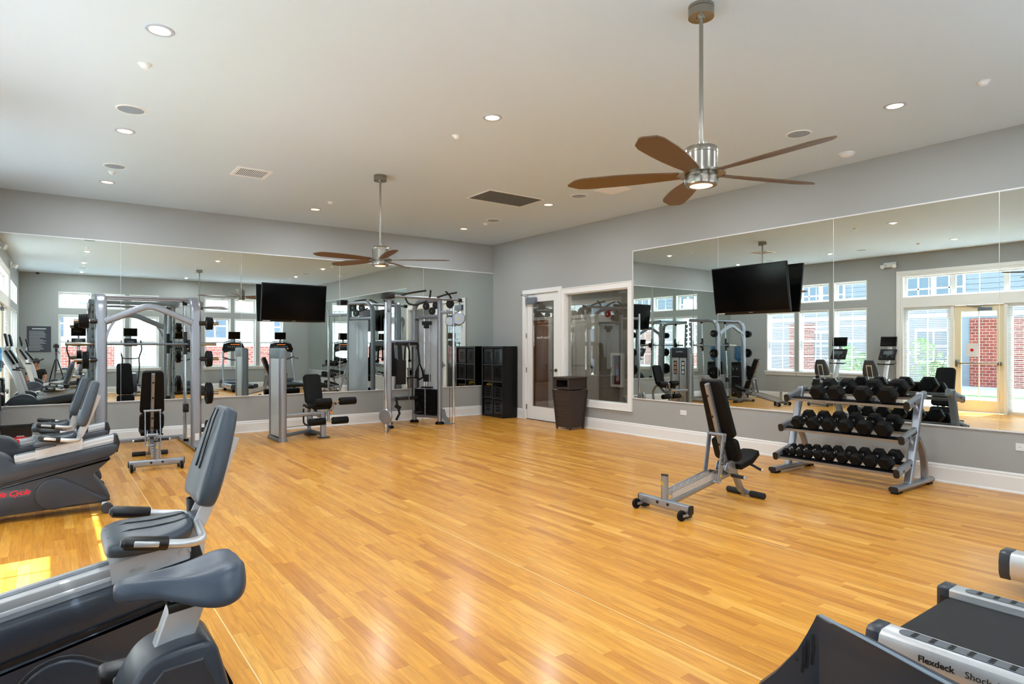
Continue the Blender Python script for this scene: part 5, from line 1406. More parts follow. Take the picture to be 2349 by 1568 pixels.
    # pedals
    for s_ in (-1, 1):
        b = MB(); b.sweep([(-0.42, s_ * 0.16, 0.34), (-0.42 + s_ * 0.16, s_ * 0.165, 0.34 + s_ * 0.03)], rrect(0.032, 0.014, 0.005), (0, 1, 0)); ck = b.build('crank_arm', M_WHITEP, t)
        b = MB(); b.box((-0.42 + s_ * 0.16, s_ * 0.225, 0.34 + s_ * 0.03), (0.095, 0.09, 0.03), (0, 0.4, 0), 0.008); b.tube([(-0.46 + s_ * 0.16, s_ * 0.19, 0.35 + s_ * 0.03), (-0.43 + s_ * 0.16, s_ * 0.225, 0.41 + s_ * 0.03), (-0.40 + s_ * 0.16, s_ * 0.26, 0.35 + s_ * 0.03)], 0.006, 6, fil=0.03); b.build('pedal', M_PLAST, ck)
    # console tower
    b = MB(); b.sweep(fillet([(-0.44, 0, 0.50), (-0.56, 0, 0.95), (-0.74, 0, 1.33), (-0.745, 0, 1.46)], 0.15), rrect(0.10, 0.085, 0.03), (0, 1, 0)); b.build('console_tower', M_FRAMEW, t)
    console(t, -0.64, 1.28, 0.38, 28)
    b = MB(); b.tube([(-0.60, -0.20, 1.06), (-0.50, -0.19, 1.05), (-0.47, 0, 1.05), (-0.50, 0.19, 1.05), (-0.60, 0.20, 1.06)], 0.016, 8, fil=0.06); b.build('front_handle', M_PLAST, t)
    return t
make_recumbent(8.02, -0.03, 'charcoal recumbent bike beside the water cooler end of the row')
make_recumbent(6.85, 0.0, 'charcoal recumbent bike between its twin and the exit door')
make_recumbent(2.95, 0.29, 'charcoal recumbent bike with its seat slid back beside the upright bike')

# ---------------------------------------------------------------- upright bike
UB = thing('upright_bike', 'charcoal upright exercise bike with slate blue saddle', 'exercise bike', (0, 1.82, 0))
sec = [(-0.58, 0.06), (0.44, 0.06), (0.47, 0.12), (0.43, 0.36), (0.375, 0.60), (0.345, 0.715), (0.325, 0.738), (0.25, 0.735), (0.185, 0.718), (0.145, 0.66), (0.06, 0.46), (-0.06, 0.38), (-0.20, 0.44), (-0.32, 0.60), (-0.46, 0.66), (-0.60, 0.58), (-0.68, 0.36), (-0.66, 0.14)]
b = MB(); b.prism(smoothpoly(sec, 0.07, 5), 'y', -0.09, 0.09, 0.016, 3); b.build('main_shroud', M_DKGREY, UB)
b = MB(); b.prism([(0.19, 0.20), (0.40, 0.20), (0.345, 0.62), (0.31, 0.70), (0.22, 0.695), (0.165, 0.63)], 'y', -0.096, -0.088, 0.004, 1); b.build('column_panel', mat('dark_panel', (40, 44, 52), 0.45), UB)
b = MB(); b.prism([(0.40, 0.16), (0.475, 0.14), (0.47, 0.30), (0.42, 0.50), (0.385, 0.60), (0.37, 0.56)], 'y', -0.075, 0.075, 0.015, 2); b.build('rear_spine', M_PLAST, UB)
b = MB(); b.sweep([(0.22, 0, 0.62), (0.295, 0, 0.845)], rrect(0.085, 0.045, 0.006), (0, 1, 0)); b.build('seat_post', M_ALU, UB)
rings = []
for x, hw, zt, zb, sk in stations(((0.118, 0.012, 0.868, 0.850, 0), (0.124, 0.028, 0.878, 0.838, 0.0), (0.15, 0.040, 0.884, 0.832, 0.004), (0.20, 0.052, 0.882, 0.832, 0.008), (0.245, 0.075, 0.880, 0.828, 0.016), (0.285, 0.102, 0.884, 0.820, 0.026), (0.325, 0.122, 0.893, 0.815, 0.034), (0.36, 0.126, 0.902, 0.815, 0.036), (0.39, 0.112, 0.902, 0.822, 0.03), (0.408, 0.08, 0.893, 0.835, 0.02), (0.414, 0.04, 0.88, 0.85, 0.01))):
    ring = []
    for k in range(40):
        a = 2 * PI * k / 40; ca, sa = math.cos(a), math.sin(a)
        yy = hw * math.copysign(abs(ca) ** 0.75, ca)
        zz = (zt + zb) / 2 + (zt - zb) / 2 * math.copysign(abs(sa) ** 0.8, sa)
        zz -= sk * abs(ca) ** 2 * 0.9
        if sa > 0:
            g_ = min(1, max(0, (x - 0.12) / 0.12)) * (1 if x < 0.40 else 0.4)
            zz += g_ * (0.011 * math.exp(-((abs(ca) - 0.62) / 0.2) ** 2) - 0.012 * max(0, 1 - abs(ca) * 2.6))
        ring.append((x, yy, zz))
    rings.append(ring)
b = MB(); b.loft(rings); b.xform(Matrix.Translation((0.006, 0, 0.016))); sd = b.build('saddle', M_SADDLE, UB, sharp=1.2)
b = MB(); b.sweep([(0.24, 0, 0.815), (0.34, 0, 0.825)], rrect(0.06, 0.03, 0.01)); b.build('saddle_clamp', M_PLAST, sd)
for s_ in (-1, 1):
    b = MB(); b.sweep([(-0.02, s_ * 0.10, 0.49), (-0.02 + s_ * 0.165, s_ * 0.115, 0.49 + s_ * 0.085)], rrect(0.032, 0.014, 0.005), (0, 1, 0)); ck = b.build('crank_arm', M_ALU, UB)
    px, pz = -0.02 + s_ * 0.165, 0.49 + s_ * 0.085
    b = MB(); b.cyl((px, s_ * 0.11, pz), (px, s_ * 0.19, pz), 0.01, seg=10); b.build('pedal_axle', M_ALU, ck)
    b = MB(); b.box((px, s_ * 0.225, pz + 0.005), (0.085, 0.075, 0.05), None, 0.018, 3); b.build('pedal', M_PLAST, ck)
b = MB(); b.sweep([(0.40, -0.25, 0.03), (0.40, 0.25, 0.03)], rrect(0.08, 0.055, 0.02)); b.build('rear_foot', M_FRAMEW, UB)
b = MB(); b.sweep([(-0.55, -0.25, 0.03), (-0.55, 0.25, 0.03)], rrect(0.08, 0.055, 0.02)); b.build('front_foot', M_FRAMEW, UB)
b = MB(); b.sweep(fillet([(-0.42, 0, 0.58), (-0.50, 0, 0.95), (-0.62, 0, 1.22)], 0.1), rrect(0.10, 0.085, 0.03), (0, 1, 0)); b.build('console_tower', M_FRAMEW, UB)
console(UB, -0.56, 1.24, 0.32, 35)
for s_ in (-1, 1):
    b = MB(); b.tube([(-0.54, s_ * 0.05, 1.08), (-0.50, s_ * 0.20, 1.09), (-0.36, s_ * 0.24, 1.10), (-0.26, s_ * 0.20, 1.15)], 0.017, 8, fil=0.06); b.build('handlebar', M_PLAST, UB)
b = MB(); b.lathe([(0.10, -0.10), (0.12, -0.09), (0.12, 0.09), (0.10, 0.10)], (-0.02, 0, 0.49), 22, (0, 1, 0)); b.build('crank_disc', M_DKGREY, UB)

# ---------------------------------------------------------------- treadmills (local: rear edge at y=0, front towards -y)
def make_treadmill(xc, label):
    t = thing('treadmill', label, 'treadmill', (xc, 1.30, 0), 0, 'treadmills along the back wall')
    for s_ in (-1, 1):
        x0, x1 = s_ * 0.325, s_ * 0.455
        prof = [(x0, 0.115), (x0, 0.245), (s_ * 0.335, 0.252), (s_ * 0.425, 0.252), (s_ * 0.446, 0.238), (s_ * 0.458, 0.20), (s_ * 0.455, 0.13), (s_ * 0.43, 0.095), (s_ * 0.36, 0.09)]
        b = MB(); b.prism(prof, 'y', -1.46, -0.055); rl = b.build('side_rail', M_ALU, t)
        cap = [(p[0] * (1.006 if abs(p[0]) > 0.4 else 0.994), p[1] + (0.004 if p[1] > 0.2 else -0.004)) for p in prof]
        b = MB(); b.prism(cap, 'y', -0.056, 0.0, 0.006, 2); b.build('end_cap', M_DKGREY, rl)
        b = MB(); pl = [(p[0] + s_ * 0.38, p[1] - 0.74) for p in rrect(0.062, 1.26, 0.03, 5)]; b.prism(pl, 'z', 0.250, 0.2555); gs = b.build('foot_strip', mat('strip_grey', (92, 98, 104), 0.6), rl)
        b = MB()
        for i in range(17):
            for j in (-0.018, 0, 0.018):
                yy = -0.17 - i * 0.068
                pts = [(s_ * 0.38 + j + (0.0065) * math.cos(2*PI*k/8), yy + 0.011 * math.sin(2*PI*k/8)) for k in range(8)]
                b.prism(pts, 'z', 0.2555, 0.258)
        o = b.build('strip_studs', M_PLAST, gs); o['kind'] = 'stuff'
        b = MB(); b.bb((s_ * 0.31, -1.46, 0.125), (s_ * 0.326, -0.02, 0.215)); b.build('deck_edge', M_PLAST, t)
        b = MB(); b.sweep(fillet([(s_ * 0.42, -1.36, 0.20), (s_ * 0.41, -1.52, 0.62), (s_ * 0.38, -1.60, 1.32)], 0.2), rrect(0.10, 0.055, 0.02), (1, 0, 0)); b.build('upright', M_SILV, t)
        b = MB(); b.tube([(s_ * 0.40, -1.56, 1.14), (s_ * 0.42, -1.36, 1.06), (s_ * 0.42, -1.02, 1.06)], 0.021, 10, fil=0.08); hr = b.build('side_handrail', M_PLAST, t)
        b = MB(); b.bb((s_ * 0.38 - 0.04, -1.35, 0.0), (s_ * 0.38 + 0.04, -1.27, 0.10)); b.bb((s_ * 0.36 - 0.03, -0.20, 0.0), (s_ * 0.36 + 0.03, -0.12, 0.095)); b.build('support_foot', M_RUBBER, t)
    text('rail_lettering', 'Flexdeck', 0.036, M_BLK, frameM((-0.4588, -0.21, 0.198), (0, -1, 0), (0.03, 0, 1)), t, bold=0.0008)
    text('rail_lettering', 'Shock Absorption', 0.036, M_BLK, frameM((-0.4588, -0.375, 0.198), (0, -1, 0), (0.03, 0, 1)), t)
    # belt
    prof = [(-1.5, 0.215)] + [(-0.075 + 0.045 * math.cos(R(a)), 0.17 + 0.045 * math.sin(R(a))) for a in range(90, -91, -18)] + [(-1.5, 0.125)]
    b = MB(); b.prism(prof, 'x', -0.305, 0.305); b.build('running_belt', mat('belt_black', (30, 31, 33), 0.85, bump=0.3, bscale=300), t)
    b = MB(); b.bb((-0.32, -1.5, 0.10), (0.32, -0.06, 0.122)); b.build('deck', M_PLAST, t)
    hood = [(-1.40, 0.09), (-1.40, 0.25), (-1.48, 0.30), (-1.72, 0.34), (-1.90, 0.30), (-1.98, 0.20), (-1.98, 0.07)]
    b = MB(); b.prism(hood, 'x', -0.44, 0.44, 0.02, 3); b.build('motor_hood', M_DKGREY, t)
    # console
    RZ = Matrix.Translation((0, 0, 0.13))
    con = [(-0.36, 1.13), (-0.42, 1.24), (-0.36, 1.44), (-0.16, 1.50), (0.16, 1.50), (0.36, 1.44), (0.42, 1.24), (0.36, 1.13), (0.15, 1.19), (-0.15, 1.19)]
    b = MB(); b.prism(con, 'y', -0.04, 0.04, 0.014, 2); b.xform(RZ @ Matrix.Translation((0, -1.60, 0)) @ Matrix.Translation((0, 0, 1.3)) @ Matrix.Rotation(R(22), 4, 'X') @ Matrix.Translation((0, 0, -1.3))); cn = b.build('console', M_CONS, t)
    RM = RZ @ Matrix.Translation((0, -1.60, 0)) @ Matrix.Translation((0, 0, 1.3)) @ Matrix.Rotation(R(22), 4, 'X') @ Matrix.Translation((0, 0, -1.3))
    b = MB()
    for i in range(6): b.bb((-0.14 + i * 0.05, 0.0405, 1.40), (-0.105 + i * 0.05, 0.042, 1.42))
    b.bb((0.2, 0.0405, 1.24), (0.24, 0.042, 1.27)); b.xform(RM); b.build('orange_display', M_LED, cn)
    b = MB()
    for i in range(7): b.bb((-0.24 + i * 0.07, 0.0405, 1.30), (-0.205 + i * 0.07, 0.042, 1.35))
    b.xform(RM); b.build('keypad', mat('key_grey', (90, 96, 102), 0.5), cn)
    b = MB(); b.tube([(-0.38, -1.62, 1.36), (-0.33, -1.68, 1.50), (-0.15, -1.70, 1.54), (0.15, -1.70, 1.54), (0.33, -1.68, 1.50), (0.38, -1.62, 1.36)], 0.018, 8, fil=0.1); b.xform(RZ); b.build('console_rail', M_SILV, cn)
    b = MB(); b.tube([(-0.38, -1.52, 1.10), (-0.15, -1.44, 1.02), (0.15, -1.44, 1.02), (0.38, -1.52, 1.10)], 0.02, 8, fil=0.08); b.build('front_handlebar', M_PLAST, t)
    b = MB(); b.box((0, -1.70, 1.86), (0.39, 0.035, 0.26), (R(-6), 0, 0), 0.01, 2); tv = b.build('television_screen', M_CONS, t)
    b = MB(); b.box((0, -1.681, 1.862), (0.35, 0.002, 0.21), (R(-6), 0, 0)); b.build('screen_glass', M_SCREEN, tv)
    b = MB(); b.box((0, -1.72, 1.67), (0.06, 0.03, 0.16)); b.build('screen_stem', M_SILVD, tv)
    return t
make_treadmill(3.335, 'silver treadmill next to the elliptical trainers')
make_treadmill(5.03, 'silver treadmill between two other treadmills')
make_treadmill(6.68, 'silver treadmill closest to the right mirror wall')

# ---------------------------------------------------------------- elliptical trainers (rear towards +y)
VENTS = [((0.428, 1.264, 0.364), (0.424, 1.267, 0.251)), ((0.411, 1.276, 0.342), (0.407, 1.279, 0.237)), ((0.400, 1.284, 0.322), (0.394, 1.289, 0.22))]
VHOLE = (0.376, 1.302, 0.271)
def make_elliptical(xc, label):
    t = thing('elliptical_trainer', label, 'elliptical trainer', (xc, 0, 0), 0, 'elliptical trainers')
    # rear drive housing: plan outlines stacked by height, ridge falling towards the front, skirt flaring at the rear
    lv = []
    for z, lx, ly, yf, xr in ((0.03, 0.19, 1.44, -0.12, 0.54), (0.10, 0.225, 1.415, -0.10, 0.54), (0.17, 0.26, 1.39, 0.0, 0.53), (0.22, 0.31, 1.35, 0.15, 0.52), (0.30, 0.38, 1.305, 0.50, 0.51), (0.36, 0.415, 1.285, 0.85, 0.50), (0.41, 0.435, 1.268, 1.10, 0.485), (0.435, 0.443, 1.260, 1.245, 0.465)):
        cv = 0.03 * math.sin(PI * min(1, z / 0.435))
        ym = (yf + 1.255) / 2; kz = (0.44 - z) / 0.4
        lv.append([(0.445, yf, z), (0.445 + cv * 0.6, ym, z), (0.445, 1.25, z), ((0.445 + lx) / 2 + cv * 0.3, (1.255 + ly) / 2 - 0.004, z), (lx, ly, z), (lx + 0.05 * kz, ly + 0.02 * kz, z), (lx + (xr - lx) * 0.6, ly * 0.4 + 1.27 * 0.6, z), (xr, 1.25, z), (xr, yf, z)])
    b = MB(); b.loft(lv); b.build('rear_housing', M_DKGREY, t, sharp=0.55)
    b = MB(); b.tube([(0.452, 1.25, 0.437), (0.455, 1.05, 0.400), (0.455, 0.83, 0.358), (0.455, 0.50, 0.302)], 0.009, 6); b.build('housing_lip', mat('lip_grey', (120, 134, 148), 0.4), t)
    b = MB(); b.lathe([(0.02, 0), (0.10, 0), (0.11, 0.02), (0.10, 0.05), (0.03, 0.06)], (0.43, 1.06, 0.12), 20, (-1, 0, 0)); b.build('hub_cover', M_PLAST, t)
    for p0, p1 in VENTS:
        b = MB(); p0, p1 = Vector(p0), Vector(p1); m_ = p0.lerp(p1, 0.5) + Vector((0.004, -0.003, 0)); b.tube([p0, m_, p1], 0.005, 6); b.build('vent_slot', M_DARKIN, t)
    b = MB(); b.ball(VHOLE, 0.007); b.build('screw_hole', M_DARKIN, t)
    b = MB(); b.sweep([(0.0, 1.10, 0.04), (0.0, -0.55, 0.04)], rrect(0.12, 0.06, 0.02)); b.build('base_beam', M_SILVD, t)
    for yy in (1.05, -0.50):
        b = MB(); b.sweep([(-0.28, yy, 0.025), (0.28, yy, 0.025)], rrect(0.07, 0.05, 0.02)); b.build('base_foot', M_SILVD, t)
    for s_ in (-1, 1):
        b = MB(); b.sweep([(s_ * 0.20, 0.95, 0.22), (s_ * 0.18, -0.25, 0.28)], rrect(0.04, 0.05, 0.012)); pa = b.build('pedal_arm', M_SILV, t)
        b = MB(); b.box((s_ * 0.20, 0.30, 0.30), (0.16, 0.36, 0.03), None, 0.012); b.build('foot_pedal', M_PLAST, pa)
        b = MB(); b.tube([(s_ * 0.18, -0.25, 0.28), (s_ * 0.24, -0.30, 0.85), (s_ * 0.22, -0.32, 1.12), (s_ * 0.30, -0.24, 1.38), (s_ * 0.26, -0.20, 1.68)], 0.02, 8, fil=0.1); b.build('moving_handle', M_PLAST, t)
    b = MB(); b.prism([(-0.60, 0.06), (-0.12, 0.06), (-0.10, 0.40), (-0.20, 0.62), (-0.40, 0.66), (-0.58, 0.50)], 'x', -0.16, 0.16, 0.03, 3); b.build('front_housing', M_DKGREY, t)
    b = MB(); b.sweep([(0, -0.34, 0.55), (0, -0.40, 1.56)], rrect(0.09, 0.08, 0.03), (1, 0, 0)); b.build('console_mast', M_FRAMEW, t)
    b = MB(); b.box((0, -0.36, 1.61), (0.36, 0.05, 0.26), (R(25), 0, 0), 0.02, 2); cn = b.build('console', M_CONS, t)
    b = MB(); b.box((0, -0.333, 1.63), (0.18, 0.002, 0.08), (R(25), 0, 0)); b.build('readout', mat('lcd_grey', (58, 64, 70), 0.3), cn)
    b = MB(); b.box((0, -0.40, 1.93), (0.38, 0.035, 0.26), (R(-4), 0, 0), 0.01, 2); tv = b.build('television_screen', M_CONS, t)
    b = MB(); b.box((0, -0.3815, 1.93), (0.33, 0.002, 0.20), (R(-4), 0, 0)); b.build('screen_glass', M_SCREEN, tv)
    b = MB(); b.box((0, -0.41, 1.77), (0.05, 0.03, 0.12)); b.build('screen_stem', M_SILVD, tv)
    b = MB(); b.tube([(-0.22, -0.20, 1.12), (-0.15, -0.30, 1.10), (0.15, -0.30, 1.10), (0.22, -0.20, 1.12)], 0.018, 8, fil=0.05); b.build('fixed_handle', M_PLAST, t)
    return t
make_elliptical(0.55, 'charcoal elliptical trainer next to the camera tripod')
make_elliptical(1.95, 'charcoal elliptical trainer next to the treadmills')
# ---------------------------------------------------------------- televisions on wall arms
def tv(name, label, loc, rz, tilt, wallgap, W=1.115, Hh=0.645):
    t = thing('wall_television', label, 'television', loc, rz, 'wall televisions')
    T = Matrix.Rotation(R(tilt), 4, 'X')
    b = MB(); b.box((0, 0.02, 0), (W, 0.035, Hh), None, 0.006, 2); b.box((0, 0.052, -0.05), (W * 0.6, 0.04, Hh * 0.55), None, 0.012, 2); b.xform(T); cs = b.build('casing', M_CONS, t)
    b = MB(); b.bb((-W/2 + 0.016, 0.0005, -Hh/2 + 0.03), (W/2 - 0.016, 0.0022, Hh/2 - 0.016)); b.xform(T); b.build('screen', M_SCREEN, t)
    b = MB(); b.bb((-0.03, 0.001, -Hh/2 + 0.008), (0.03, 0.0018, -Hh/2 + 0.016)); b.xform(T); b.build('maker_badge', M_SILV, t)
    b = MB(); b.bb((W/2 - 0.16, 0.001, -Hh/2 + 0.006), (W/2 - 0.03, 0.0018, -Hh/2 + 0.014)) if rz == 0 else b.bb((-W/2 + 0.03, 0.001, -Hh/2 + 0.006), (-W/2 + 0.16, 0.0018, -Hh/2 + 0.014)); b.xform(T); b.build('spec_sticker', M_WHITEP, t)
    b = MB(); b.box((0, 0.082, 0), (0.4, 0.012, 0.3), None, 0.003); b.xform(T); b.build('mount_plate', M_PLAST, t)
    b = MB(); b.tube([(0, 0.08, 0), (0.06, (0.08 + wallgap) / 2, 0), (0, wallgap - 0.01, 0)], 0.02, 8); b.build('mount_arm', M_PLAST, t)
    b = MB(); b.bb((-0.1, wallgap - 0.02, -0.14), (0.1, wallgap, 0.14), 0.004); b.build('wall_plate', M_PLAST, t)
    return t
tv('tv', 'flat black television hung over the left mirror above the leg machine', (3.485, 11.235, 2.25), R(1), 7, YM - 0.012 - 11.235, 1.14, 0.665)
tv('tv', 'flat black television hung over the right mirror above the bench', (7.685, 4.985, 2.262), R(-90), 9, XM - 0.012 - 7.685, 1.14, 0.66)

# ---------------------------------------------------------------- cube shelf in the corner
CS = thing('cube_shelf', 'black two by four cube shelf in the room corner', 'shelf', (7.66, 10.87, 0))
SW, SD, SH = 0.79, 0.36, 1.485
for yy in (-SW/2 + 0.02, SW/2 - 0.02):
    b = MB(); b.bb((-SD/2, yy - 0.02, 0), (SD/2, yy + 0.02, SH)); b.build('side_panel', M_CUBE, CS)
for zz in (0.02, SH - 0.02):
    b = MB(); b.bb((-SD/2, -SW/2 + 0.04, zz - 0.02), (SD/2, SW/2 - 0.04, zz + 0.02)); b.build('shelf_board', M_CUBE, CS)
for k in range(1, 4):
    zz = 0.04 + k * (SH - 0.08) / 4
    b = MB(); b.bb((-SD/2, -SW/2 + 0.04, zz - 0.008), (SD/2, SW/2 - 0.04, zz + 0.008)); b.build('shelf_board', mat('laminate_edge', (46, 49, 54), 0.35), CS)
b = MB(); b.bb((-SD/2, -0.008, 0.04), (SD/2 , 0.008, SH - 0.04)); b.build('divider', MATS['laminate_edge'], CS)
b = MB(); b.bb((SD/2 - 0.006, -SW/2 + 0.04, 0.04), (SD/2 - 0.001, SW/2 - 0.04, SH - 0.04)); b.build('back_panel', M_CUBE, CS)
cw = (SW - 0.08 - 0.016) / 2; ch = (SH - 0.08 - 3 * 0.016) / 4
rown = ('bottom', 'second', 'third', 'top')
for r_ in range(4):
    for cidx, sy in ((0, 1), (1, -1)):
        yc = sy * (0.008 + cw / 2); z0 = 0.04 + r_ * (ch + 0.0165) + 0.003
        tall = ch - 0.02 if r_ != 1 else ch * 0.72
        t = thing('storage_box', 'glossy black storage box with square holes, %s row of the cube shelf, %s' % (rown[r_], 'mirror side' if sy > 0 else 'door side'), 'box', (7.66, 10.87 + yc, z0), 0, 'boxes in the cube shelf')
        w = cw / 2 - 0.012
        b = MB(); fx = -SD/2 + 0.02
        # front panel with 3x3 holes, made of bars
        hs = 0.026; gp = 0.05
        ys = sorted({-w, w} | {k * gp + e for k in (-1, 0, 1) for e in (-hs/2, hs/2)})
        zc = tall * 0.52; zs = sorted({0, tall} | {zc + k * 0.062 + e for k in (-1, 0, 1) for e in (-0.022, 0.022)})
        for i in range(len(ys) - 1):
            for j in range(len(zs) - 1):
                my, mz = (ys[i] + ys[i+1]) / 2, (zs[j] + zs[j+1]) / 2
                if any(abs(my - k * gp) < hs/2 for k in (-1, 0, 1)) and any(abs(mz - zc - k * 0.062) < 0.022 for k in (-1, 0, 1)): continue
                b.bb((fx, ys[i], zs[j]), (fx + 0.008, ys[i+1], zs[j+1]))
        b.build('box_front', M_BLKBOX, t)
        b = MB(); b.bb((fx + 0.008, -w, 0), (fx + 0.30, -w + 0.006, tall)); b.bb((fx + 0.008, w - 0.006, 0), (fx + 0.30, w, tall)); b.bb((fx + 0.294, -w, 0), (fx + 0.30, w, tall)); b.bb((fx + 0.008, -w, 0), (fx + 0.30, w, 0.006)); b.build('box_body', M_BLKBOX, t)
# a yellow rope coil shows over the boxes of the second row
t = thing('yellow_rope', 'coiled yellow rope lying in an open shelf box', 'rope', (7.66, 11.05, 0.68))
b = MB(); b.tube([(-0.10 + 0.03 * math.sin(a * 1.7), 0.11 * math.cos(a), 0.02 * math.sin(2 * a)) for a in [i * PI / 10 for i in range(20)]], 0.012, 8, closed=True); b.build('rope_coil', mat('rope_yellow', (210, 170, 50), 0.8), t)

# ---------------------------------------------------------------- wicker bin
WB = thing('wicker_bin', 'tall brown wicker litter bin with open top beside the corridor door', 'litter bin', (7.555, 8.50, 0), R(4))
def taper(z0, z1, h0, h1, m, nm, par=None):
    b = MB(); b.loft([[(-h0, -h0, z0), (h0, -h0, z0), (h0, h0, z0), (-h0, h0, z0)], [(-h1, -h1, z1), (h1, -h1, z1), (h1, h1, z1), (-h1, h1, z1)]]); return b.build(nm, m, par or WB)
taper(0.035, 0.70, 0.165, 0.215, M_WICKER, 'bin_body')
for sx in (-1, 1):
    for sy in (-1, 1):
        b = MB(); b.loft([[(sx*0.163 + dx, sy*0.163 + dy, 0) for dx, dy in ((-.014, -.014), (.014, -.014), (.014, .014), (-.014, .014))], [(sx*0.217 + dx, sy*0.217 + dy, 0.705) for dx, dy in ((-.012, -.012), (.012, -.012), (.012, .012), (-.012, .012))]]); b.build('corner_post', M_WICKER, WB)
taper(0.712, 0.722, 0.205, 0.205, M_PLAST, 'lid_gap')
h0, h1 = 0.212, 0.222
b = MB()                                        # lid: four walls, opening in the -x side, wicker top
b.bb((-h1, -h1, 0.90), (h1, h1, 0.935), 0.006); b.build('lid_top', M_WICKER, WB)
b = MB(); b.bb((-h0, -h0, 0.722), (h0, -h0 + 0.02, 0.90)); b.bb((-h0, h0 - 0.02, 0.722), (h0, h0, 0.90)); b.bb((h0 - 0.02, -h0, 0.722), (h0, h0, 0.90))
b.bb((-h0, -h0, 0.722), (-h0 + 0.02, h0, 0.755)); b.bb((-h0, -h0, 0.88), (-h0 + 0.02, h0, 0.90)); b.bb((-h0, -h0, 0.755), (-h0 + 0.02, -h0 + 0.07, 0.88)); b.bb((-h0, h0 - 0.07, 0.755), (-h0 + 0.02, h0, 0.88)); b.build('lid_walls', M_WICKER, WB)
b = MB(); b.bb((-h0 + 0.025, -h0 + 0.02, 0.722), (h0 - 0.02, h0 - 0.02, 0.74)); b.build('bin_liner', mat('pale_liner', (150, 170, 160), 0.5), WB)
b = MB(); b.bb((h0 - 0.04, -h0 + 0.02, 0.74), (h0 - 0.022, h0 - 0.02, 0.90)); b.build('lid_lining', M_DARKIN, WB)

# ---------------------------------------------------------------- water cooler, waste bin, poster
WC = thing('water_cooler', 'black water cooler with blue bottle in the corner by the left mirror', 'water cooler', (-0.71, 10.98, 0), R(90))
b = MB(); b.bb((-0.16, -0.16, 0.02), (0.16, 0.16, 1.02), 0.02, 3); b.build('cabinet', M_BLKBOX, WC)
b = MB(); b.bb((-0.12, -0.164, 0.60), (0.12, -0.158, 0.92), 0.003); b.build('tap_recess', M_DARKIN, WC)
for sx in (-0.06, 0.06):
    b = MB(); b.cyl((sx, -0.16, 0.84), (sx, -0.20, 0.83), 0.016, seg=10); b.cyl((sx, -0.195, 0.85), (sx, -0.195, 0.79), 0.01, seg=8); b.build('tap', M_CHROME, WC)
b = MB(); b.bb((-0.12, -0.20, 0.585), (0.12, -0.16, 0.605), 0.004); b.build('drip_tray', M_SILVD, WC)
b = MB(); b.lathe([(0.035, 1.0), (0.04, 1.05), (0.13, 1.12), (0.135, 1.16), (0.128, 1.20), (0.135, 1.24), (0.135, 1.34), (0.128, 1.37), (0.135, 1.40), (0.13, 1.46), (0.10, 1.485), (0.01, 1.487)], seg=24); b.build('water_bottle', M_BOTTLE, WC)
b = MB(); b.bb((-0.14, -0.14, 0), (0.14, 0.14, 0.02)); b.build('plinth', M_PLAST, WC)
WA = thing('waste_bin', 'small black waste bin with red label behind the far recumbent bike', 'waste bin', (-0.36, 10.62, 0))
WA.scale = (1, 1, 1.15)
b = MB(); b.loft([[(x * 0.8, y * 0.8, 0.0) for x, y in rrect(0.34, 0.26, 0.04)], [(x, y, 0.34) for x, y in rrect(0.34, 0.26, 0.04)], [(x * 1.05, y * 1.05, 0.345) for x, y in rrect(0.34, 0.26, 0.04)], [(x * 1.05, y * 1.05, 0.37) for x, y in rrect(0.34, 0.26, 0.04)], [(x * 0.96, y * 0.96, 0.37) for x, y in rrect(0.34, 0.26, 0.04)], [(x * 0.9, y * 0.9, 0.25) for x, y in rrect(0.34, 0.26, 0.04)]]); b.build('bin_tub', M_PLAST, WA)
b = MB(); b.box((0.04, -0.1235, 0.22), (0.13, 0.003, 0.20), (R(-3.5), 0, 0)); lb = b.build('red_label', M_RED, WA)
b = MB()
for k in range(3): b.box((0.04, -0.1255, 0.19 + k * 0.035), (0.08, 0.002, 0.008), (R(-3.5), 0, 0))
b.build('label_print', M_WHITEP, lb)
b = MB(); b.loft([[(x * 1.07 + random.uniform(-.004, .004), y * 1.07, 0.355) for x, y in rrect(0.34, 0.26, 0.04)], [(x * 1.09, y * 1.09, 0.375 + random.uniform(-.006, .01)) for x, y in rrect(0.34, 0.26, 0.04)], [(x * 0.9, y * 0.9, 0.34) for x, y in rrect(0.34, 0.26, 0.04)]]); b.build('bin_liner', M_SHIRT, WA)
PO = thing('rules_board', 'dark grey board of gym rules in white print on the back wall', 'sign', (-0.42, YS, 1.70), R(180))
b = MB(); b.bb((-0.29, -0.015, -0.39), (0.29, 0, 0.39), 0.003, 1); b.build('board', mat('board_slate', (62, 66, 80), 0.5), PO)
b = MB(); b.bb((-0.17, -0.0165, 0.30), (0.17, -0.015, 0.325)); b.build('heading_print', M_WHITEP, PO)
b = MB(); rr = random.Random(5)
for k in range(17):
    w = rr.uniform(0.25, 0.42); b.bb((0.24 - w, -0.0165, 0.235 - k * 0.036), (0.24, -0.015, 0.243 - k * 0.036))
b.build('rule_print', M_WHITEP, PO)

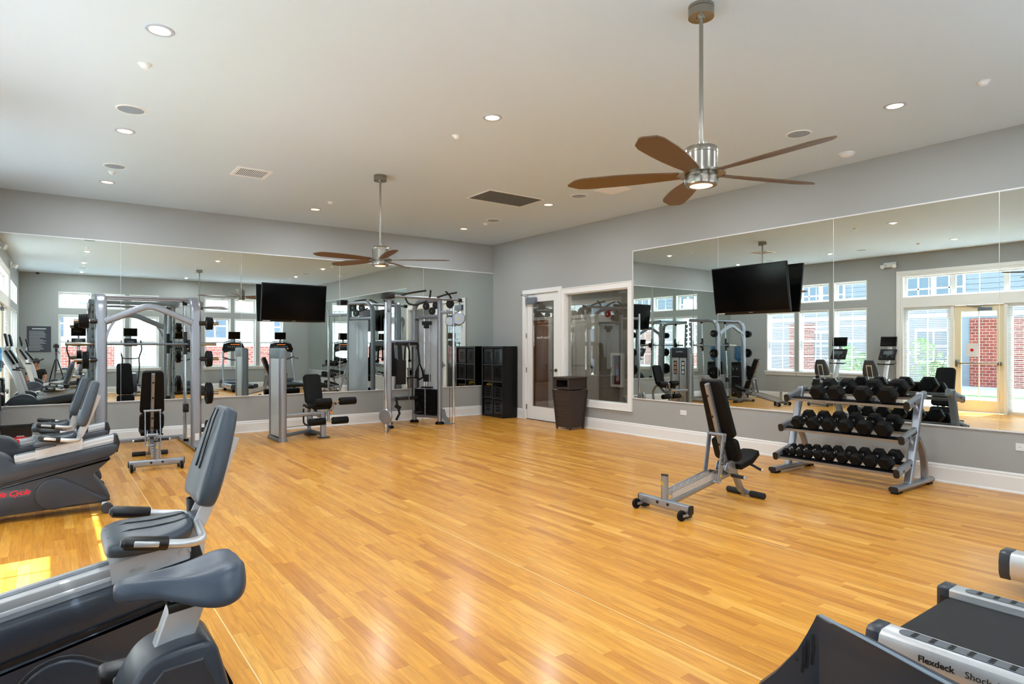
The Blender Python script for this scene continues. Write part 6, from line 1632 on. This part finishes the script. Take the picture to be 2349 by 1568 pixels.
# ---------------------------------------------------------------- camera on tripod, person beside it
TP = thing('camera_tripod', 'black camera on a tripod standing by the back wall', 'tripod', (0.0, -0.11, 0))
b = MB(); b.box((0, -0.04, 1.485), (0.14, 0.075, 0.10), None, 0.012, 2); b.cyl((0, -0.005, 1.48), (0, 0.06, 1.48), 0.036, 0.036, 18); b.box((0, -0.035, 1.545), (0.06, 0.06, 0.035), None, 0.01); b.build('camera_body', M_PLAST, TP)
b = MB(); b.box((0, -0.03, 1.405), (0.06, 0.08, 0.05), None, 0.008); b.cyl((0, -0.03, 1.32), (0, -0.03, 1.40), 0.028); b.build('tripod_head', M_PLAST, TP)
b = MB(); b.cyl((0, -0.03, 0.75), (0, -0.03, 1.33), 0.015); b.cyl((0, -0.03, 1.24), (0, -0.03, 1.28), 0.024); b.build('centre_column', M_PLAST, TP)
b = MB(); b.cyl((0, -0.03, 1.275), (0, -0.03, 1.295), 0.026); b.build('red_collar', M_RED, TP)
for a in (100, 220, 340):
    b = MB(); ca, sa = math.cos(R(a)), math.sin(R(a)); b.cyl((0.03*ca, -0.03 + 0.03*sa, 1.10), (0.20*ca, -0.03 + 0.20*sa, 0.5), 0.016); b.cyl((0.20*ca, -0.03 + 0.20*sa, 0.5), (0.34*ca, -0.03 + 0.34*sa, 0.0), 0.012); b.build('leg', M_PLAST, TP)
b = MB(); b.tube([(0, -0.06, 1.38), (0.05, -0.16, 1.33), (0.10, -0.26, 1.26)], 0.009, 8); b.build('pan_handle', M_PLAST, TP)

# crouching person: one skinned body
def skin_mesh(name, nodes, edges, mt, parent, root=0, lev=2):
    me = bpy.data.meshes.new(name)
    me.from_pydata([n[0] for n in nodes], edges, [])
    o = bpy.data.objects.new(name, me); COL.objects.link(o)
    sk = o.modifiers.new('skin', 'SKIN'); sk.use_smooth_shade = True
    su = o.modifiers.new('sub', 'SUBSURF'); su.levels = lev; su.render_levels = lev
    for i, v in enumerate(me.skin_vertices[0].data):
        r = nodes[i][1]
        v.radius = r if isinstance(r, tuple) else (r, r)
        v.use_root = (i == root)
    bpy.context.view_layer.update()
    dg = bpy.context.evaluated_depsgraph_get()
    m2 = bpy.data.meshes.new_from_object(o.evaluated_get(dg))
    bpy.data.objects.remove(o)
    for p in m2.polygons: p.use_smooth = True
    o = bpy.data.objects.new(name, m2); COL.objects.link(o); o.parent = parent
    m2.materials.clear(); m2.materials.append(mt)
    return o
PE = thing('person', 'person in black shirt and rust shorts crouching behind the camera tripod', 'person', (-0.50, -0.40, 0))
N = [((0, -0.05, 0.34), (0.14, 0.12)), ((0.0, -0.03, 0.46), (0.125, 0.105)), ((0.02, 0.03, 0.62), (0.135, 0.105)), ((0.03, 0.08, 0.76), (0.15, 0.10)), ((0.03, 0.11, 0.84), (0.055, 0.055)), ((0.03, 0.14, 0.91), (0.05, 0.05)), ((0.03, 0.16, 0.98), (0.075, 0.09)), ((0.03, 0.17, 1.06), (0.07, 0.085)),
     ((0.20, 0.09, 0.77), 0.055), ((0.25, 0.14, 0.56), 0.042), ((0.20, 0.30, 0.44), 0.034), ((0.17, 0.37, 0.43), 0.028),
     ((-0.14, 0.09, 0.77), 0.055), ((-0.20, 0.16, 0.56), 0.042), ((-0.15, 0.32, 0.46), 0.034), ((-0.12, 0.38, 0.45), 0.028),
     ((0.11, 0.0, 0.30), 0.085), ((0.16, 0.30, 0.46), 0.062), ((0.15, 0.10, 0.10), 0.045), ((0.15, 0.12, 0.045), 0.038), ((0.16, 0.25, 0.03), 0.03),
     ((-0.11, 0.0, 0.30), 0.085), ((-0.14, 0.30, 0.46), 0.062), ((-0.13, 0.08, 0.10), 0.045), ((-0.13, 0.10, 0.045), 0.038), ((-0.14, 0.23, 0.03), 0.03)]
E_ = [(0,1),(1,2),(2,3),(3,4),(4,5),(5,6),(6,7),(3,8),(8,9),(9,10),(10,11),(3,12),(12,13),(13,14),(14,15),(0,16),(16,17),(17,18),(18,19),(19,20),(0,21),(21,22),(22,23),(23,24),(24,25)]
skin_mesh('body', N, E_, M_SKIN, PE)
k_ = 1.16
def grow(idx, k): return [(N[i][0], tuple(v * k for v in (N[i][1] if isinstance(N[i][1], tuple) else (N[i][1],) * 2))) for i in idx]
sh = grow([0, 1, 2, 3, 8, 12], 1.3) + [((0.235, 0.12, 0.63), (0.068, 0.068)), ((-0.18, 0.135, 0.63), (0.068, 0.068))]
skin_mesh('shirt', sh, [(0,1),(1,2),(2,3),(3,4),(3,5),(4,6),(5,7)], M_SHIRT, PE)
so = grow([0, 16, 21], 1.10) + [((0.145, 0.22, 0.415), (0.078, 0.078)), ((-0.13, 0.22, 0.415), (0.078, 0.078))]
skin_mesh('shorts', so, [(0,1),(0,2),(1,3),(2,4)], M_JEAN, PE)
b = MB(); b.ball((0.03, 0.155, 1.04), 0.10, 14, 10, (0.86, 1.0, 1.0)); b.build('hair', M_HAIR, PE)
for s_, hx in ((1, 0.17), (-1, -0.12)):
    b = MB()
    for i, ln in enumerate((0.062, 0.072, 0.066, 0.052)):
        x0 = hx - 0.024 + 0.016 * i
        b.tube([(x0, 0.385, 0.432), (x0, 0.385 + ln * 0.55, 0.428), (x0, 0.385 + ln * 0.9, 0.405)], 0.0075, 6)
    b.tube([(hx - s_ * 0.03, 0.36, 0.43), (hx - s_ * 0.05, 0.385, 0.42), (hx - s_ * 0.052, 0.41, 0.405)], 0.0085, 6)
    b.build('fingers', M_SKIN, PE)
b = MB(); b.ball((0.0, 0.245, 1.025), 0.011); b.ball((0.06, 0.245, 1.025), 0.011); b.build('eyes', M_PLAST, PE)
b = MB(); b.ball((0.03, 0.262, 0.995), 0.016, sc=(0.8, 1.1, 1.3)); b.build('nose', M_SKIN, PE)
for s_ in (-1, 1):
    b = MB(); b.box((0.01 + s_ * 0.145, 0.18, 0.03), (0.10, 0.26, 0.06), None, 0.025, 3); b.build('shoe', M_PLAST, PE)

# ---------------------------------------------------------------- outside: paving, lawn, neighbouring buildings
b = MB(); b.bb((-30, -25, -0.30), (XW - 0.2, 30, -0.06)); b.bb((XW - 0.2, -25, -0.30), (14, YS - 0.2, -0.06)); struct(b.build('ground_paving', M_PAVE))
b = MB(); b.bb((-9.8, -2, -0.06), (-7.2, 24, -0.03)); tag(b.build('lawn', M_GRASS), 'strip of green lawn before the brick building outside', 'lawn', kind='stuff')
def house(name, label, axis, plane, out, a0, a1, brick_top, top, wins, brick, sid, piers=()):
    """facade facing the gym; axis = wall normal axis"""
    t = thing(name, label, 'building', (0, 0, 0))
    def blk(u0, u1, z0, z1, d0, d1, nm, m, par=None):
        b = MB()
        if axis == 'x': b.bb((plane + out * d0, u0, z0), (plane + out * d1, u1, z1))
        else: b.bb((u0, plane + out * d0, z0), (u1, plane + out * d1, z1))
        return b.build(nm, m, par or t)
    blk(a0, a1, -0.06, brick_top, 0, 1.0, 'lower_wall', sid if piers else brick)
    for u0, u1, zt in piers: blk(u0, u1, -0.06, zt, -0.08, 0.0, 'brick_pier', brick)
    # siding boards, each lapped over the next
    z = brick_top
    blk(a0, a1, brick_top, top, 0.06, 1.0, 'upper_wall', sid)
    n = 0
    while z < top - 0.01:
        blk(a0, a1, z, z + 0.185, 0.03, 0.06, 'siding_board', sid); z += 0.2; n += 1
    for (u0, u1, z0, z1) in wins:
        f = blk(u0 - 0.09, u1 + 0.09, z0 - 0.09, z1 + 0.09, -0.02, 0.04, 'window', M_TRIM)
        blk(u0, u1, z0, z1, -0.026, -0.02, 'pane', mat('dark_pane', (96, 110, 128), 0.1), f)
        um = (u0 + u1) / 2
        blk(um - 0.03, um + 0.03, z0, z1, -0.034, -0.02, 'muntin', M_TRIM, f); zm = (z0 + z1) / 2; blk(u0, u1, zm - 0.03, zm + 0.03, -0.034, -0.02, 'muntin', M_TRIM, f)
    blk(a0, a1, brick_top - 0.06, brick_top + 0.12, -0.03, 0.05, 'belt_board', M_TRIM)
    return t, blk
wins = []
for k in range(6):
    y = -4.5 + k * 4.6
    wins += [(y, y + 0.9, 3.15, 4.5), (y + 1.1, y + 2.0, 3.15, 4.5), (y + 0.4, y + 1.6, 0.9, 2.1)]
t, blk = house('apartment_building', 'brick and grey sided apartment building beyond the lawn', 'x', -13.0, -1, -8, 26, 2.7, 5.3, wins, M_BRICKX, M_SIDING, [(7.3, 9.05, 2.55), (-3, -1, 2.55), (15.2, 16.4, 2.55), (20.5, 22, 2.55)])
blk(-8.3, 26.3, 5.3, 5.5, -0.5, 1.5, 'eaves', M_TRIM)
t, blk = house('neighbouring_house', 'pale sided neighbouring house with brick base behind the back windows', 'y', -9.5, -1, -8, 16, 1.55, 3.4, [(-1.0, 0.2, 1.9, 3.0), (5.6, 6.6, 1.9, 3.0), (9, 10, 1.9, 3.0)], M_BRICKY, M_SIDINGW)
b = MB(); b.raw([(-8.5, -9.1, 3.35), (16.5, -9.1, 3.35), (16.5, -14.5, 5.6), (-8.5, -14.5, 5.6), (-8.5, -9.1, 3.25), (16.5, -9.1, 3.25), (16.5, -14.5, 5.5), (-8.5, -14.5, 5.5)], [(0, 1, 2, 3), (7, 6, 5, 4), (0, 4, 5, 1), (1, 5, 6, 2), (2, 6, 7, 3), (3, 7, 4, 0)]); b.build('roof', M_SHINGLE, t)
b = MB(); b.bb((2.0, -9.53, 0.1), (4.4, -9.49, 2.3)); b.build('garage_door', M_TRIM, t)
# porch columns outside the side windows
for y, l in ((7.95, 'white tapered porch column on a brick base outside the far windows'), (1.2, 'white tapered porch column on a brick base outside the near windows')):
    t = thing('porch_column', l, 'column', (-3.4, y, -0.06), 0, 'porch columns')
    b = MB(); b.bb((-0.32, -0.32, 0), (0.32, 0.32, 1.3)); b.build('column_base', M_BRICKY, t)
    b = MB(); b.bb((-0.38, -0.38, 1.3), (0.38, 0.38, 1.4)); b.build('column_cap', M_TRIM, t)
    b = MB(); b.loft([[(x, y_, 1.4) for x, y_ in rrect(0.42, 0.42)], [(x, y_, 3.3) for x, y_ in rrect(0.26, 0.26)]]); b.build('column_shaft', M_TRIM, t)
# shrubs by the brick wall: leaf clumps on stems
def shrub(x, y, h, w, label, m=M_LEAF):
    t = thing('shrub', label, 'shrub', (x, y, -0.06), 0, 'shrubs outside')
    rr = random.Random(int(x * 31 + y * 17))
    b = MB()
    for k in range(7):
        a = rr.uniform(0, 2 * PI); b.tube([(0, 0, 0), (w * 0.3 * math.cos(a), w * 0.3 * math.sin(a), h * 0.5), (w * 0.45 * math.cos(a), w * 0.45 * math.sin(a), h * 0.85)], 0.012, 5)
    b.build('stems', M_BARK, t)
    vv, ff = [], []
    for k in range(900):
        a = rr.uniform(0, 2 * PI); u = rr.random() ** 0.5; zz = rr.random()
        R_ = w / 2 * math.sin(PI * (0.15 + 0.8 * zz)) * u
        c0 = Vector((R_ * math.cos(a), R_ * math.sin(a), 0.08 + zz * h))
        d = Vector((rr.uniform(-1, 1), rr.uniform(-1, 1), rr.uniform(-0.6, 1))).normalized() * 0.045
        s_ = d.orthogonal().normalized() * 0.02
        n = len(vv); vv += [c0 - d, c0 + s_, c0 + d, c0 - s_]; ff.append((n, n+1, n+2, n+3))
    me = bpy.data.meshes.new('foliage'); me.from_pydata(vv, [], ff); me.materials.append(m)
    o = bpy.data.objects.new('foliage', me); COL.objects.link(o); o.parent = t; o['kind'] = 'stuff'
for x, y, h, w, l in ((-12.1, 9.9, 0.9, 1.0, 'low green shrub against the brick wall facing the exit door'), (-4.6, 7.6, 1.7, 1.5, 'tall leafy shrub outside the sidelight of the exit door'),
                      (-4.4, 9.6, 1.5, 1.5, 'leafy shrub outside the far window group'), (-12.0, 12.5, 1.2, 1.6, 'round shrub at the foot of the apartment building'), (-4.2, 3.0, 1.3, 1.2, 'leafy shrub outside the second sidelight'),
                      (-12.1, 0.6, 1.3, 1.6, 'broad shrub by the near end of the apartment building')):
    shrub(x, y, h, w, l)
